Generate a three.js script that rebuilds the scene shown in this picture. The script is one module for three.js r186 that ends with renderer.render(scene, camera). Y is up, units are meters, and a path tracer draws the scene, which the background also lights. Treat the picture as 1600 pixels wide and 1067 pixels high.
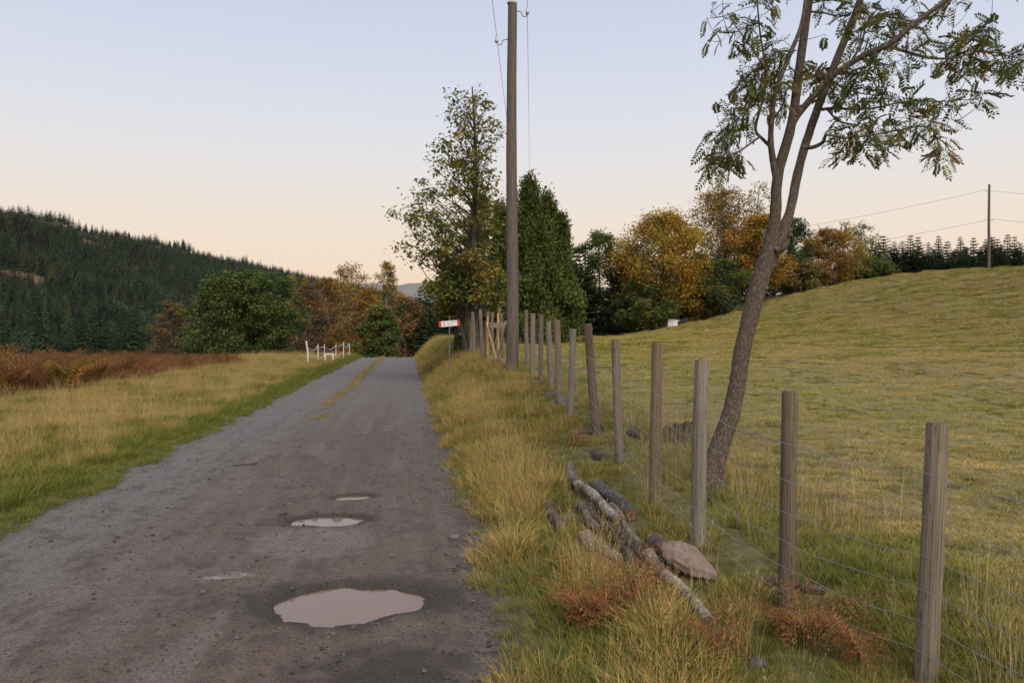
import * as THREE from 'three';
import { createNoise2D } from 'simplex-noise';
import { mergeGeometries } from 'three/addons/utils/BufferGeometryUtils.js';

// ---------- camera, sky, sun, exposure ----------
const scene = new THREE.Scene();
const EYE = 1.6, F = 1244;                       // eye height, focal length in photograph pixels
const camera = new THREE.PerspectiveCamera(46.42, 1600 / 1067, 0.1, 16000);
camera.position.set(0, EYE, 0);
camera.rotation.set(-Math.atan(13.5 / F), 0, 0);
scene.add(camera);
const renderer = new THREE.WebGLRenderer({ antialias: true });
renderer.toneMapping = THREE.LinearToneMapping;
renderer.toneMappingExposure = 1.0;
renderer.shadowMap.enabled = true;
const lin = (v) => (v <= 0.04045 ? v / 12.92 : Math.pow((v + 0.055) / 1.055, 2.4));
{ // dusk sky: peach at the horizon, lavender blue above
  const W = 512, H = 512, data = new Float32Array(W * H * 4);
  const stops = [[0, 255, 212, 176], [2.5, 255, 221, 186], [5, 252, 230, 204], [8, 245, 232, 217], [11, 235, 231, 229], [15, 224, 227, 237], [19, 212, 219, 236], [24, 200, 209, 232], [40, 190, 201, 228], [90, 180, 194, 224]];
  for (let y = 0; y < H; y++) {
    const el = Math.max(0, (y + 0.5) / H * 180 - 90);
    let k = 0; while (k < stops.length - 2 && el > stops[k + 1][0]) k++;
    const a = stops[k], b = stops[k + 1], f = Math.min(1, Math.max(0, (el - a[0]) / (b[0] - a[0])));
    for (let x = 0; x < W; x++) for (let c = 0; c < 4; c++) data[(y * W + x) * 4 + c] = c === 3 ? 1 : lin((a[c + 1] + (b[c + 1] - a[c + 1]) * f) / 255);
  }
  const t = new THREE.DataTexture(data, W, H, THREE.RGBAFormat, THREE.FloatType);
  t.mapping = THREE.EquirectangularReflectionMapping; t.magFilter = THREE.LinearFilter; t.needsUpdate = true;
  scene.background = t; scene.environment = t;
}
const sun = new THREE.DirectionalLight(new THREE.Color(1.0, 0.86, 0.68), 3.2);
sun.position.set(14, 32, 26); sun.target.position.set(0, 0, -10);
sun.castShadow = true; sun.shadow.radius = 80;
Object.assign(sun.shadow.camera, { left: -80, right: 80, top: 80, bottom: -80, near: 1, far: 300 });
scene.add(sun, sun.target);
scene.fog = new THREE.FogExp2(new THREE.Color(0.96, 0.93, 0.92), 0.00003);

// ---------- helpers ----------
function mulberry(a) { return () => { a = (a + 0x6d2b79f5) | 0; let t = Math.imul(a ^ (a >>> 15), 1 | a); t = (t + Math.imul(t ^ (t >>> 7), 61 | t)) ^ t; return ((t ^ (t >>> 14)) >>> 0) / 4294967296; }; }
const N2 = createNoise2D(mulberry(11)), N3 = createNoise2D(mulberry(29));
const clamp = (v, a = 0, b = 1) => Math.min(b, Math.max(a, v));
const ss = (a, b, v) => { const t = clamp((v - a) / (b - a)); return t * t * (3 - 2 * t); };
const lerp = (a, b, t) => a + (b - a) * t;
const V = (x, y, z) => new THREE.Vector3(x, y, z);
const gauss = (r) => (r() + r() + r() - 1.5) * 1.15;
const mixc = (a, b, t) => [lerp(a[0], b[0], t), lerp(a[1], b[1], t), lerp(a[2], b[2], t)];
const jit = (c, r, k) => { const m = 1 + (r() - 0.5) * k; return [c[0] * m * (1 + (r() - 0.5) * k * 0.4), c[1] * m, c[2] * m * (1 + (r() - 0.5) * k * 0.4)]; };
const taken = {};
function numbered(n) { taken[n] = (taken[n] ?? -1) + 1; return taken[n] ? n + '_' + String(taken[n]).padStart(3, '0') : n; }
function tag(o, label, category, group) { o.userData.label = label; o.userData.category = category; if (group) o.userData.group = group; return o; }
function thing(name, label, category, p = [0, 0, 0], group) { const o = new THREE.Group(); o.name = numbered(name); o.position.set(...p); scene.add(o); return tag(o, label, category, group); }
function shade(o) { o.castShadow = true; o.receiveShadow = true; return o; }
function part(name, geo, m, parent) { const o = shade(new THREE.Mesh(geo, m)); o.name = name; parent.add(o); return o; }
function kind(o, k) { o.userData.kind = k; return o; }

class GB {                                        // collects triangles with normals, colours and uv
  constructor() { this.p = []; this.n = []; this.c = []; this.t = []; this.i = []; }
  v(x, y, z, nx, ny, nz, c, u = 0, w = 0) { this.p.push(x, y, z); this.n.push(nx, ny, nz); this.c.push(c[0], c[1], c[2]); this.t.push(u, w); return this.p.length / 3 - 1; }
  tri(a, b, c) { this.i.push(a, b, c); }
  tube(pts, rad, seg, col, rough = 0, caps = true, capCol = col) {
    const n = pts.length; let side = null; const base = this.p.length / 3; let along = 0;
    for (let k = 0; k < n; k++) {
      const T = V().subVectors(pts[Math.min(n - 1, k + 1)], pts[Math.max(0, k - 1)]).normalize();
      if (!side) { side = Math.abs(T.y) < 0.9 ? V(0, 1, 0).cross(T).normalize() : V(1, 0, 0).cross(T).normalize(); }
      else side.addScaledVector(T, -side.dot(T)).normalize();
      const B = V().crossVectors(T, side);
      if (k) along += pts[k].distanceTo(pts[k - 1]);
      for (let j = 0; j <= seg; j++) {
        const a = (j % seg) / seg * Math.PI * 2, cx = Math.cos(a), sy = Math.sin(a);
        const nx = side.x * cx + B.x * sy, ny = side.y * cx + B.y * sy, nz = side.z * cx + B.z * sy;
        const r = rad[k] * (1 + (rough ? rough * (N2(cx * 1.7 + along * 3.1, sy * 1.7 + k * 0.21 + pts[0].x * 7) + 0.5 * N3(cx * 4 + pts[0].z * 3, sy * 4 + along * 9)) : 0));
        this.v(pts[k].x + nx * r, pts[k].y + ny * r, pts[k].z + nz * r, nx, ny, nz, typeof col === 'function' ? col(k / (n - 1)) : col, j / seg * Math.max(0.12, rad[0] * 6.3), along);
      }
    }
    for (let k = 0; k < n - 1; k++) for (let j = 0; j < seg; j++) { const a = base + k * (seg + 1) + j, b = a + seg + 1; this.i.push(a, a + 1, b, b, a + 1, b + 1); }
    if (caps) for (const e of [0, n - 1]) {
      const T = V().subVectors(pts[e], pts[e ? e - 1 : 1]).normalize(), c = typeof capCol === 'function' ? capCol(e ? 1 : 0) : capCol;
      const o = this.v(pts[e].x, pts[e].y, pts[e].z, T.x, T.y, T.z, c, 0, 0), ring = base + e * (seg + 1), first = this.p.length / 3;
      for (let j = 0; j <= seg; j++) { const q = (ring + j) * 3; this.v(this.p[q], this.p[q + 1], this.p[q + 2], T.x, T.y, T.z, c, 0.05, 0.05); }
      for (let j = 0; j < seg; j++) e ? this.i.push(o, first + j, first + j + 1) : this.i.push(o, first + j + 1, first + j);
    }
    return this;
  }
  leaf(P, D, N, L, W, col) {                       // folded diamond
    const S = V().crossVectors(D, N).normalize(), up = V().crossVectors(S, D).normalize(), m = 0.45 * L;
    const a = this.v(P.x, P.y, P.z, up.x, up.y, up.z, col), b = this.v(P.x + D.x * m + S.x * W + up.x * W * 0.3, P.y + D.y * m + S.y * W + up.y * W * 0.3, P.z + D.z * m + S.z * W + up.z * W * 0.3, up.x, up.y, up.z, col);
    const c = this.v(P.x + D.x * L, P.y + D.y * L, P.z + D.z * L, up.x, up.y, up.z, col), d = this.v(P.x + D.x * m - S.x * W + up.x * W * 0.3, P.y + D.y * m - S.y * W + up.y * W * 0.3, P.z + D.z * m - S.z * W + up.z * W * 0.3, up.x, up.y, up.z, col);
    this.i.push(a, b, c, a, c, d);
  }
  geo() {
    const g = new THREE.BufferGeometry();
    g.setAttribute('position', new THREE.Float32BufferAttribute(this.p, 3)); g.setAttribute('normal', new THREE.Float32BufferAttribute(this.n, 3));
    g.setAttribute('color', new THREE.Float32BufferAttribute(this.c, 3)); g.setAttribute('uv', new THREE.Float32BufferAttribute(this.t, 2)); g.setIndex(this.i);
    return g;
  }
}
function texture(size, fn, srgb = true) {          // fn(x, y, i) in 0..1 -> [r, g, b] 0..1
  const d = new Uint8Array(size * size * 4);
  for (let y = 0; y < size; y++) for (let x = 0; x < size; x++) { const c = fn(x / size, y / size), o = (y * size + x) * 4; d[o] = clamp(c[0]) * 255; d[o + 1] = clamp(c[1]) * 255; d[o + 2] = clamp(c[2]) * 255; d[o + 3] = 255; }
  const t = new THREE.DataTexture(d, size, size, THREE.RGBAFormat); t.wrapS = t.wrapT = THREE.MirroredRepeatWrapping; t.magFilter = THREE.LinearFilter;
  if (srgb) t.colorSpace = THREE.SRGBColorSpace; t.needsUpdate = true; return t;
}
// layered noise; the textures repeat mirrored, so no seams show
const tn = (x, y, f, s = 0) => 0.7 * N2(x * f + s * 3.1, y * f + s * 5.7) + 0.3 * N3(x * f * 2.3 + s, y * f * 2.3 - s);
const M = {};
const std = (o) => new THREE.MeshStandardMaterial({ roughness: 0.9, metalness: 0, ...o });
{
  const grain = texture(512, (x, y) => { const w = N2(x * 46, y * 1.1), f = N3(x * 15, y * 0.7), c = ss(0.55, 0.8, N2(x * 70 + 5, y * 1.6 + 3)), st = ss(0.4, 0.8, tn(x, y, 5, 3)); const v = 0.78 + 0.12 * w + 0.1 * f - 0.35 * c; return [v * lerp(1, 0.82, st), v * lerp(0.97, 0.8, st), v * lerp(0.93, 0.7, st)]; });
  grain.repeat.set(3, 1.2);
  const bark = texture(512, (x, y) => { const a = tn(x, y * 2, 10, 1), b = N2(x * 46, y * 22), l = 0.85 * ss(0.26, 0.46, tn(x, y, 9, 9) + 0.35 * tn(x, y, 44, 2)); const v = 0.68 + 0.14 * a + 0.16 * b; return [lerp(v, 0.95, l), lerp(v * 0.96, 0.97, l), lerp(v * 0.92, 0.92, l)]; });
  bark.repeat.set(1.4, 1.4);
  const speck = texture(1024, (x, y) => { const a = N2(x * 400, y * 400), b = tn(x, y, 60, 1), c = tn(x, y, 14, 4), v = 0.86 + 0.1 * b + 0.07 * c + 0.12 * a; return [v, v, v]; });
  const gravel = texture(1024, (x, y) => { const a = N2(x * 300, y * 300), b = N3(x * 130, y * 130), c = tn(x, y, 12, 4), st = ss(0.62, 0.8, b) * 0.16 - ss(0.6, 0.85, -b) * 0.22 + ss(0.5, 0.75, N3(x * 52, y * 52)) * 0.16 - ss(0.45, 0.8, N2(x * 38 + 9, y * 38)) * 0.2; const v = 0.8 + 0.13 * a + 0.06 * c + st * 1.3; return [v * 1.02, v, v * 0.97]; });
  const gravelBump = texture(1024, (x, y) => { const a = N2(x * 300, y * 300), b = N3(x * 130, y * 130), v = 0.5 + 0.16 * a + 0.3 * b; return [v, v, v]; }, false);
  M.wood = std({ map: grain, vertexColors: true, roughness: 0.85, bumpMap: grain, bumpScale: 0.003 });
  M.bark = std({ map: bark, vertexColors: true, roughness: 0.92, bumpMap: bark, bumpScale: 0.006 });
  M.plain = std({ vertexColors: true });
  M.ground = std({ map: speck, vertexColors: true, roughness: 1 });
  M.road = std({ map: gravel, vertexColors: true, roughness: 0.82, bumpMap: gravelBump, bumpScale: 0.006 });
  M.leaf = new THREE.MeshPhysicalMaterial({ vertexColors: true, roughness: 0.9, specularIntensity: 0.25, transmission: 0.35, thickness: 0, side: THREE.DoubleSide });
  M.needle = new THREE.MeshPhysicalMaterial({ vertexColors: true, roughness: 0.95, specularIntensity: 0.2, side: THREE.DoubleSide });
  M.grass = new THREE.MeshPhysicalMaterial({ vertexColors: true, roughness: 0.9, specularIntensity: 0.25, side: THREE.DoubleSide });
  M.stone = std({ map: speck, vertexColors: true, roughness: 0.9, bumpMap: speck, bumpScale: 0.006 });
  M.water = new THREE.MeshPhysicalMaterial({ color: new THREE.Color(0.19, 0.13, 0.1), roughness: 0.12, specularIntensity: 0.85, ior: 1.33 });
  M.steel = std({ color: new THREE.Color(0.3, 0.31, 0.33), metalness: 0.5, roughness: 0.5 });
  M.cable = std({ color: new THREE.Color(0.12, 0.12, 0.13), roughness: 0.6 });
  M.porcelain = std({ color: new THREE.Color(0.55, 0.55, 0.58), roughness: 0.3 });
  M.white = std({ color: new THREE.Color(0.74, 0.74, 0.76), roughness: 0.6 });
  M.red = std({ color: new THREE.Color(0.5, 0.03, 0.05), roughness: 0.5 });
  M.grey = std({ color: new THREE.Color(0.4, 0.41, 0.42), roughness: 0.7 });
}
// ---------- terrain ----------
const CA = Math.cos(0.1296), SA = Math.sin(0.1296);           // the road runs 7.4 degrees left of the lens axis
const us = (X, D) => [X * CA + D * SA, D * CA - X * SA];
const xd = (u, s) => [u * CA - s * SA, s * CA + u * SA];
const crest = (s) => { const t = s - 52; return t <= 0 ? 0 : t < 6 ? -0.01 * t * t : -0.36 - 0.12 * (t - 6); };
const edgeR = (s) => 0.47 + 0.1 * N2(s * 0.7, 3) + 0.05 * N2(s * 2.6, 9);
const edgeL = (s) => -3.17 + 0.1 * N2(s * 0.6, 13) + 0.06 * N2(s * 2.1, 19);
const RIDGE = (X, D) => { const a = X + 450, b = D - 700; return [a * 0.36 + b * 0.933, a * 0.933 - b * 0.36]; };   // [along, across towards the viewer]
function H(X, D) {
  const [u, s] = us(X, D);
  let h = crest(s) * (1 - ss(5, 24, u));
  if (u < -12) { const k = -12 - u; h -= 0.2 * (k * k / (k + 10)); }
  h = -28 * (1 - Math.exp(h / 28));
  const hf = clamp(0.055 * (s - 2.5), 0, 0.85) + 0.4 * ss(17, 42, s);
  h += hf * ss(0.35, 2.2, u);
  // the field's hill
  if (X > 0) h += 6.3 * (0.5 - 0.5 * Math.cos(Math.PI * clamp((X - 6.5) / 37))) * ss(6, 80, D) * (1 - 0.35 * ss(85, 150, D)) - 0.5 * ss(44, 60, X) * ss(30, 70, D);
  // the wooded hill across the valley
  const [t, w] = RIDGE(X, D);
  const top = 131 - 0.08 * t + 5 * N2(t / 120, 3) - 10;
  const f = w > 0 ? 1 - ss(-140, 470, w) * 1.09 : 0.93 + w * 0.0004;
  if (D > 90 && w < 480) { const g = -28 + (top + 28) * clamp(f, 0, 1.02) + 2.5 * N2(X / 60, D / 60); h = Math.max(h, lerp(h, g, ss(90, 240, D) * (1 - ss(20, 300, X)))); }
  // rough ground
  const far = ss(20, 200, Math.hypot(X, D));
  h += lerp(0.035, 0.5, far) * N2(X * lerp(0.7, 0.03, far), D * lerp(0.7, 0.03, far)) * (u > -3.6 && u < 0.8 && D < 120 ? 0 : 1) * (far < 0.3 || far > 0.9 ? 1 : 0.4);
  if (s < 140) {
    const din = Math.min(u - edgeL(s), edgeR(s) - u);
    h += din > 0 ? -0.1 * ss(0, 0.22, din) : 0.035 * ss(0, 0.4, -din) + 0.012 * N2(X * 5, D * 5);
  }
  return h;
}
const at = (px, py, D) => V((px - 800) * D / F, EYE - (py - 520) * D / F, -D);
function hit(px, py) {                              // the ground point seen at a place of the photograph
  let d = 1.5; const sx = (px - 800) / F, sy = (py - 520) / F;
  for (; d < 3000; d += Math.max(0.02, d * 0.004)) if (EYE - sy * d < H(sx * d, d)) break;
  return V(sx * d, H(sx * d, d), -d);
}
const ground = (px, D) => { const X = (px - 800) * D / F; return V(X, H(X, D), -D); };
const clearings = [[125, 378, 26], [165, 384, 22], [30, 437, 16], [60, 438, 12]].map(([a, b, r]) => ({ p: hit(a, b), r: r * 0.9 }));
{
  const ang = [], rings = [];
  for (let a = -38; a <= 38.01; a += 0.2) ang.push(a);
  for (let a = 41; a < 321; a += 3.5) ang.push(a);
  for (let r = 0.6; r < 6500; r *= r < 60 ? 1.018 : 1.03) rings.push(r);
  const C = ang.length, g = new GB(), cGold = [0.26, 0.19, 0.085], cGreen = [0.1, 0.125, 0.03], cField = [0.27, 0.225, 0.085], cField2 = [0.19, 0.19, 0.05], cWood = [0.035, 0.04, 0.022], cHeath = [0.2, 0.12, 0.06], cSoil = [0.1, 0.085, 0.07], cFern = [0.12, 0.055, 0.025];
  const colour = (X, D) => {
    const [u, s] = us(X, D), n = 0.5 + 0.5 * N2(X * 0.35, D * 0.35), n2 = 0.5 + 0.5 * N3(X * 1.9, D * 1.9), n3 = 0.5 + 0.5 * N2(X * 0.09, D * 0.06 + 40);
    let c;
    if (u > 2.3) { c = mixc(cField, cField2, clamp(0.6 * n + 0.5 * n2 - 0.3)); c = mixc(c, cGold, 0.55 * ss(0.45, 0.85, n3)); if (D > 82 || X < 6 && D > 60) c = mixc(c, cWood, X < 6 ? ss(60, 70, D) : ss(88, 94, D)); }
    else if (u > -1.5) c = mixc(mixc(cGold, cGreen, 0.35 + 0.4 * n2), cSoil, 0.3 * n);
    else c = mixc(mixc(cGold, cGreen, clamp(0.2 + 0.6 * n)), cFern, ss(-8.5, -10.5, u) * 0.9);
    if (u < -12 || s > 75 && u < 2.3) c = mixc(c, cWood, Math.max(ss(-14, -20, u), ss(60, 80, s)));
    for (const q of clearings) { const d = Math.hypot(X - q.p.x, D + q.p.z); if (d < q.r * 1.3) c = mixc(c, cHeath, 1 - ss(q.r * 0.8, q.r * 1.3, d)); }
    const din = Math.min(u - edgeL(s), edgeR(s) - u);
    if (din > -0.12 && s < 140) c = cSoil;
    return c;
  };
  for (const r of rings) for (const a of ang) { const X = r * Math.sin(a * Math.PI / 180), D = r * Math.cos(a * Math.PI / 180), y = D < -20 ? H(X, -20) : H(X, D); g.v(X, y, -D, 0, 1, 0, colour(X, D), X / 2.7, D / 2.7); }
  const c0 = g.v(0, H(0, 0), 0, 0, 1, 0, cSoil, 0, 0);
  for (let i = 0; i < rings.length - 1; i++) for (let j = 0; j < C; j++) { const k = (j + 1) % C, a = i * C + j, b = i * C + k, c = a + C, d = b + C; g.i.push(a, b, c, b, d, c); }
  for (let j = 0; j < C; j++) g.i.push(c0, (j + 1) % C, j);
  for (let k = 0; k < g.i.length; k += 3) { const q = g.i[k + 1]; g.i[k + 1] = g.i[k + 2]; g.i[k + 2] = q; }
  const geo = g.geo(); geo.computeVertexNormals();
  { const n = geo.attributes.normal; let up = 0; for (let i = 0; i < n.count; i += 97) up += n.getY(i); if (up < 0) { const ix = geo.index; for (let k = 0; k < ix.count; k += 3) { const q = ix.getX(k + 1); ix.setX(k + 1, ix.getX(k + 2)); ix.setX(k + 2, q); } geo.computeVertexNormals(); } }
  kind(part('ground', geo, M.ground, scene), 'structure');
}
// far mountain ridge
{
  const g = new GB(), n = 90;
  for (let k = 0; k <= n; k++) { const X = -5200 + k / n * 7200, y = 740 + 40 * N2(X / 1400, 1) + 16 * N2(X / 320, 5) - Math.abs(X + 1400) * 0.035; for (const [dz, yy] of [[0, -60], [-900, y * 0.62], [-1500, y], [-2600, y * 0.7]]) g.v(X, yy, -10200 + dz, 0, 1, 0, [0.07, 0.085, 0.07]); }
  for (let k = 0; k < n; k++) for (let j = 0; j < 3; j++) { const a = k * 4 + j, b = a + 4; g.i.push(a, b, a + 1, b, b + 1, a + 1); }
  const geo = g.geo(); geo.computeVertexNormals();
  kind(part('mountain', geo, M.plain, scene), 'structure');
}
// ---------- gravel road with potholes ----------
const holes = [[-0.34, 4.84, 0.54, 0.35, 0.06, 1], [-0.7, 6.98, 0.36, 0.2, 0.04, 2], [-0.52, 7.95, 0.2, 0.13, 0.045, 3], [-1.19, 5.42, 0.14, 0.06, 0.02, 4], [-1.95, 10.0, 0.13, 0.1, 0.04, 5], [-0.75, 6.25, 0.36, 0.34, 0.012, 6]];
function roadH(u, s) {
  let h = crest(s) + 0.012 * N2(u * 1.1, s * 0.5) + 0.006 * N2(u * 4, s * 4) + 0.003 * N3(u * 14, s * 14);
  h += 0.03 * (1 - ss(0, 0.5, Math.abs(u + 1.65))) * ss(8, 16, s) - 0.02 * Math.exp(-(((u + 0.55) / 0.35) ** 2)) - 0.02 * Math.exp(-(((u + 2.55) / 0.35) ** 2));
  for (const [hu, hs, ru, rs, dep, k] of holes) {
    const a = (u - hu) / ru, b = (s - hs) / rs; if (a * a + b * b > 4) continue;
    const d = Math.sqrt(a * a + b * b) + 0.09 * N2(u * 4 + k * 7, s * 4) + 0.04 * N3(u * 17, s * 17 + k);
    h -= dep * (1 - ss(0.62, 1.12, d)); h += 0.008 * Math.exp(-(((d - 1.25) / 0.2) ** 2));
  }
  return h;
}
{
  const g = new GB(), rows = [], cols = 170;
  for (let s = 1.2; s < 125; s += Math.max(0.022, s * 0.0055)) rows.push(s);
  const gray = [0.205, 0.19, 0.184], brown = [0.16, 0.117, 0.093], dark = [0.07, 0.053, 0.044], pale = [0.25, 0.225, 0.215];
  for (const s of rows) for (let j = 0; j <= cols; j++) {
    const u = -4.0 + j / cols * 5.3, [X, D] = xd(u, s);
    const n = 0.5 + 0.5 * N2(u * 0.8, s * 0.22), n2 = 0.5 + 0.5 * N3(u * 2.2, s * 1.4), n3 = 0.5 + 0.5 * N2(u * 7, s * 5);
    const mud = clamp((1 - ss(7, 22, s)) * ss(-2.9, -1.2, u) * (0.55 + 0.8 * n) + 0.55 * Math.exp(-(((u + 0.5 + 0.1 * n2) / 0.33) ** 2)) * (1 - ss(14, 30, s)) + 0.3 * n2 * (1 - ss(5, 10, s)));
    const streak = N2(u * 5, s * 0.09) * 0.6 + 0.4 * N3(u * 11, s * 0.2); let c = mixc(gray, brown, mud); c = mixc(c, streak > 0 ? pale : dark, 0.3 * Math.abs(streak)); { const d = Math.hypot((u + 0.05) / 0.5, (s - 3.75) / 0.45) + 0.35 * N2(u * 4, s * 4); c = mixc(c, [0.035, 0.029, 0.026], 0.8 * (1 - ss(0.4, 1.1, d))); } c = mixc(c, dark, 0.55 * ss(0.55, 0.9, n2 * 0.6 + n3 * 0.5) * (1 - ss(8, 20, s))); c = mixc(c, pale, 0.4 * ss(0.55, 0.9, n) * ss(-0.2, 0.3, N2(u * 3, s * 0.3)));
    for (const [hu, hs, ru, rs, , k] of holes) { const d = Math.hypot((u - hu) / ru, (s - hs) / rs) + 0.2 * N2(u * 5 + k * 7, s * 5); c = mixc(c, k === 6 || k === 4 ? pale : [0.045, 0.036, 0.03], (k === 6 ? 0.6 : 0.85) * (1 - ss(1.0, 1.6, d))); }
    if (Math.abs(u + 1.68) < 0.35) c = mixc(c, [0.15, 0.125, 0.08], 0.4 * ss(10, 16, s) * (1 - ss(0.1, 0.35, Math.abs(u + 1.68))));
    g.v(X, roadH(u, s), -D, 0, 1, 0, c, u / 1.6, s / 1.6);
  }
  for (let i = 0; i < rows.length - 1; i++) for (let j = 0; j < cols; j++) { const a = i * (cols + 1) + j, b = a + cols + 1; g.i.push(a, a + 1, b, b, a + 1, b + 1); }
  const geo = g.geo(); geo.computeVertexNormals();
  kind(part('gravel_road', geo, M.road, scene), 'structure');
  for (const [k, lvl, words] of [[0, 0.021, 'large brown rain puddle filling the widest pothole of the gravel road'], [1, 0.014, 'pale puddle with stones in it behind the large brown puddle'], [2, 0.012, 'tiny round bright puddle farther up the road'], [3, 0.012, 'thin wet streak beside the large brown puddle'], [4, 0.012, 'small pale puddle out toward the grassy road edge']]) {
    const [hu, hs, ru, rs] = holes[k], [X, D] = xd(hu, hs), geo2 = new THREE.CircleGeometry(1, 40); geo2.rotateX(-Math.PI / 2); geo2.scale(ru * 1.02, 1, rs * 1.02); geo2.rotateY(0.1296);
    const rim = Math.min(...[0, 1, 2, 3, 4, 5, 6, 7].map((q) => roadH(hu + ru * 1.1 * Math.cos(q * 0.785), hs + rs * 1.1 * Math.sin(q * 0.785))));
    const o = part(numbered('puddle'), geo2, M.water, scene); o.position.set(X, Math.max(rim - lvl, roadH(hu, hs) + 0.006), -D); tag(o, words, 'puddle'); kind(o, 'structure');
  }
}
// ---------- stones ----------
function stoneGeo(seed, col, flat = 0.7, sub = 2) {
  const g = new THREE.IcosahedronGeometry(1, sub), p = g.attributes.position, c = new Float32Array(p.count * 3), r = mulberry(seed), cuts = [];
  for (let k = 0; k < 7; k++) cuts.push([V(gauss(r), gauss(r), gauss(r)).normalize(), 0.5 + 0.3 * r()]);
  const v = V();
  for (let i = 0; i < p.count; i++) { v.fromBufferAttribute(p, i); for (const [n, d] of cuts) { const q = v.dot(n) - d; if (q > 0) v.addScaledVector(n, -q * 0.9); } const m = 1 + 0.06 * N2(v.x * 3 + seed, v.y * 3 + v.z * 2); p.setXYZ(i, v.x * m, v.y * m * flat, v.z * m); const k = 0.9 + 0.2 * N3(v.x * 2 + seed, v.z * 2); c.set([col[0] * k, col[1] * k, col[2] * k], i * 3); }
  g.setAttribute('color', new THREE.BufferAttribute(c, 3)); g.computeVertexNormals(); return g;
}
function stone(px, py, size, col, label, seed, flat, group) { const o = part(numbered('stone'), stoneGeo(seed, col, flat), M.stone, scene), p = hit(px, py), [u, s] = us(p.x, -p.z); if (u < 0.4 && u > -3.2) p.y = roadH(u, s); o.position.copy(p); o.position.y += size * flat * 0.35; o.scale.setScalar(size); o.rotation.y = seed; return tag(o, label, 'stone', group); }
{
  const rock = stone(1075, 893, 0.16, [0.36, 0.27, 0.25], 'pinkish grey boulder lying in the grass beside the cut logs', 5, 0.75); rock.geometry = stoneGeo(6, [0.44, 0.32, 0.275], 0.75, 5); rock.scale.set(0.125, 0.15, 0.21); rock.rotation.set(0.25, 0.6, -0.15);
  stone(710, 861, 0.045, [0.27, 0.25, 0.25], 'rounded grey stone on the gravel near the road edge', 9, 0.6);
  for (const [x, y, s] of [[696, 737, 0.05], [716, 752, 0.05], [740, 752, 0.06], [708, 770, 0.035], [729, 788, 0.04], [735, 770, 0.03], [722, 882, 0.03]]) stone(x, y, s, [0.26, 0.25, 0.25], 'small grey stone in the crumbling gravel edge of the road', x, 0.6, 'stones at the road edge');
  for (const [x, y, s] of [[490, 818, 0.05], [528, 818, 0.06], [470, 829, 0.04], [440, 822, 0.05]]) stone(x, y, s, [0.16, 0.13, 0.11], 'brown stone sticking out of the pale puddle', x, 0.6, 'stones in the pale puddle');
  for (const [x, y, s] of [[862, 622, 0.11], [880, 633, 0.14], [835, 602, 0.1], [1185, 1045, 0.05]]) stone(x, y, s, [0.17, 0.15, 0.14], 'dark fieldstone lying along the foot of the wire fence', x, 0.7, 'stones along the fence');
  // loose gravel
  const r = mulberry(77), list = [];
  for (let k = 0; k < 12000; k++) {
    const s = 2.4 + 16 * Math.pow(r(), 1.6), u = r() < 0.35 ? (r() < 0.7 ? edgeR(s) - 0.25 * r() * r() : edgeL(s) + 0.3 * r() * r()) : -3.1 + 3.5 * r();
    if (N2(u * 1.5 + 3, s * 1.2) + r() * 0.9 < 0.35) continue;
    let wet = false; for (const h of holes.slice(0, 3)) if (Math.hypot((u - h[0]) / h[2], (s - h[1]) / h[3]) < 0.95) wet = true;
    if (!wet) list.push([u, s, 0.003 + 0.015 * Math.pow(r(), 4), r()]);
  }
  const im = shade(new THREE.InstancedMesh(stoneGeo(3, [1, 1, 1], 0.65, 1), M.stone, list.length)), m = new THREE.Matrix4(), q = new THREE.Quaternion(), col = new THREE.Color();
  list.forEach(([u, s, z, a], k) => { const [X, D] = xd(u, s); q.setFromAxisAngle(V(0, 1, 0), a * 6.28); m.compose(V(X, roadH(u, s) + z * 0.25, -D), q, V(z, z, z * (0.7 + 0.6 * a))); im.setMatrixAt(k, m); const t = 0.1 + 0.18 * ((a * 7.3) % 1); im.setColorAt(k, col.setRGB(t, t * 0.96, t * 0.93)); });
  im.name = 'loose_gravel'; tag(im, 'loose gravel and grit scattered over the road surface', 'gravel'); kind(im, 'stuff'); scene.add(im);
}
// ---------- trees ----------
const BARK = { grey: [0.13, 0.115, 0.1], birch: [0.42, 0.4, 0.38], dark: [0.06, 0.05, 0.042], rowan: [0.21, 0.17, 0.145] };
const curve = (pts, n) => new THREE.CatmullRomCurve3(pts, false, 'centripetal').getPoints(n);
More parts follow.
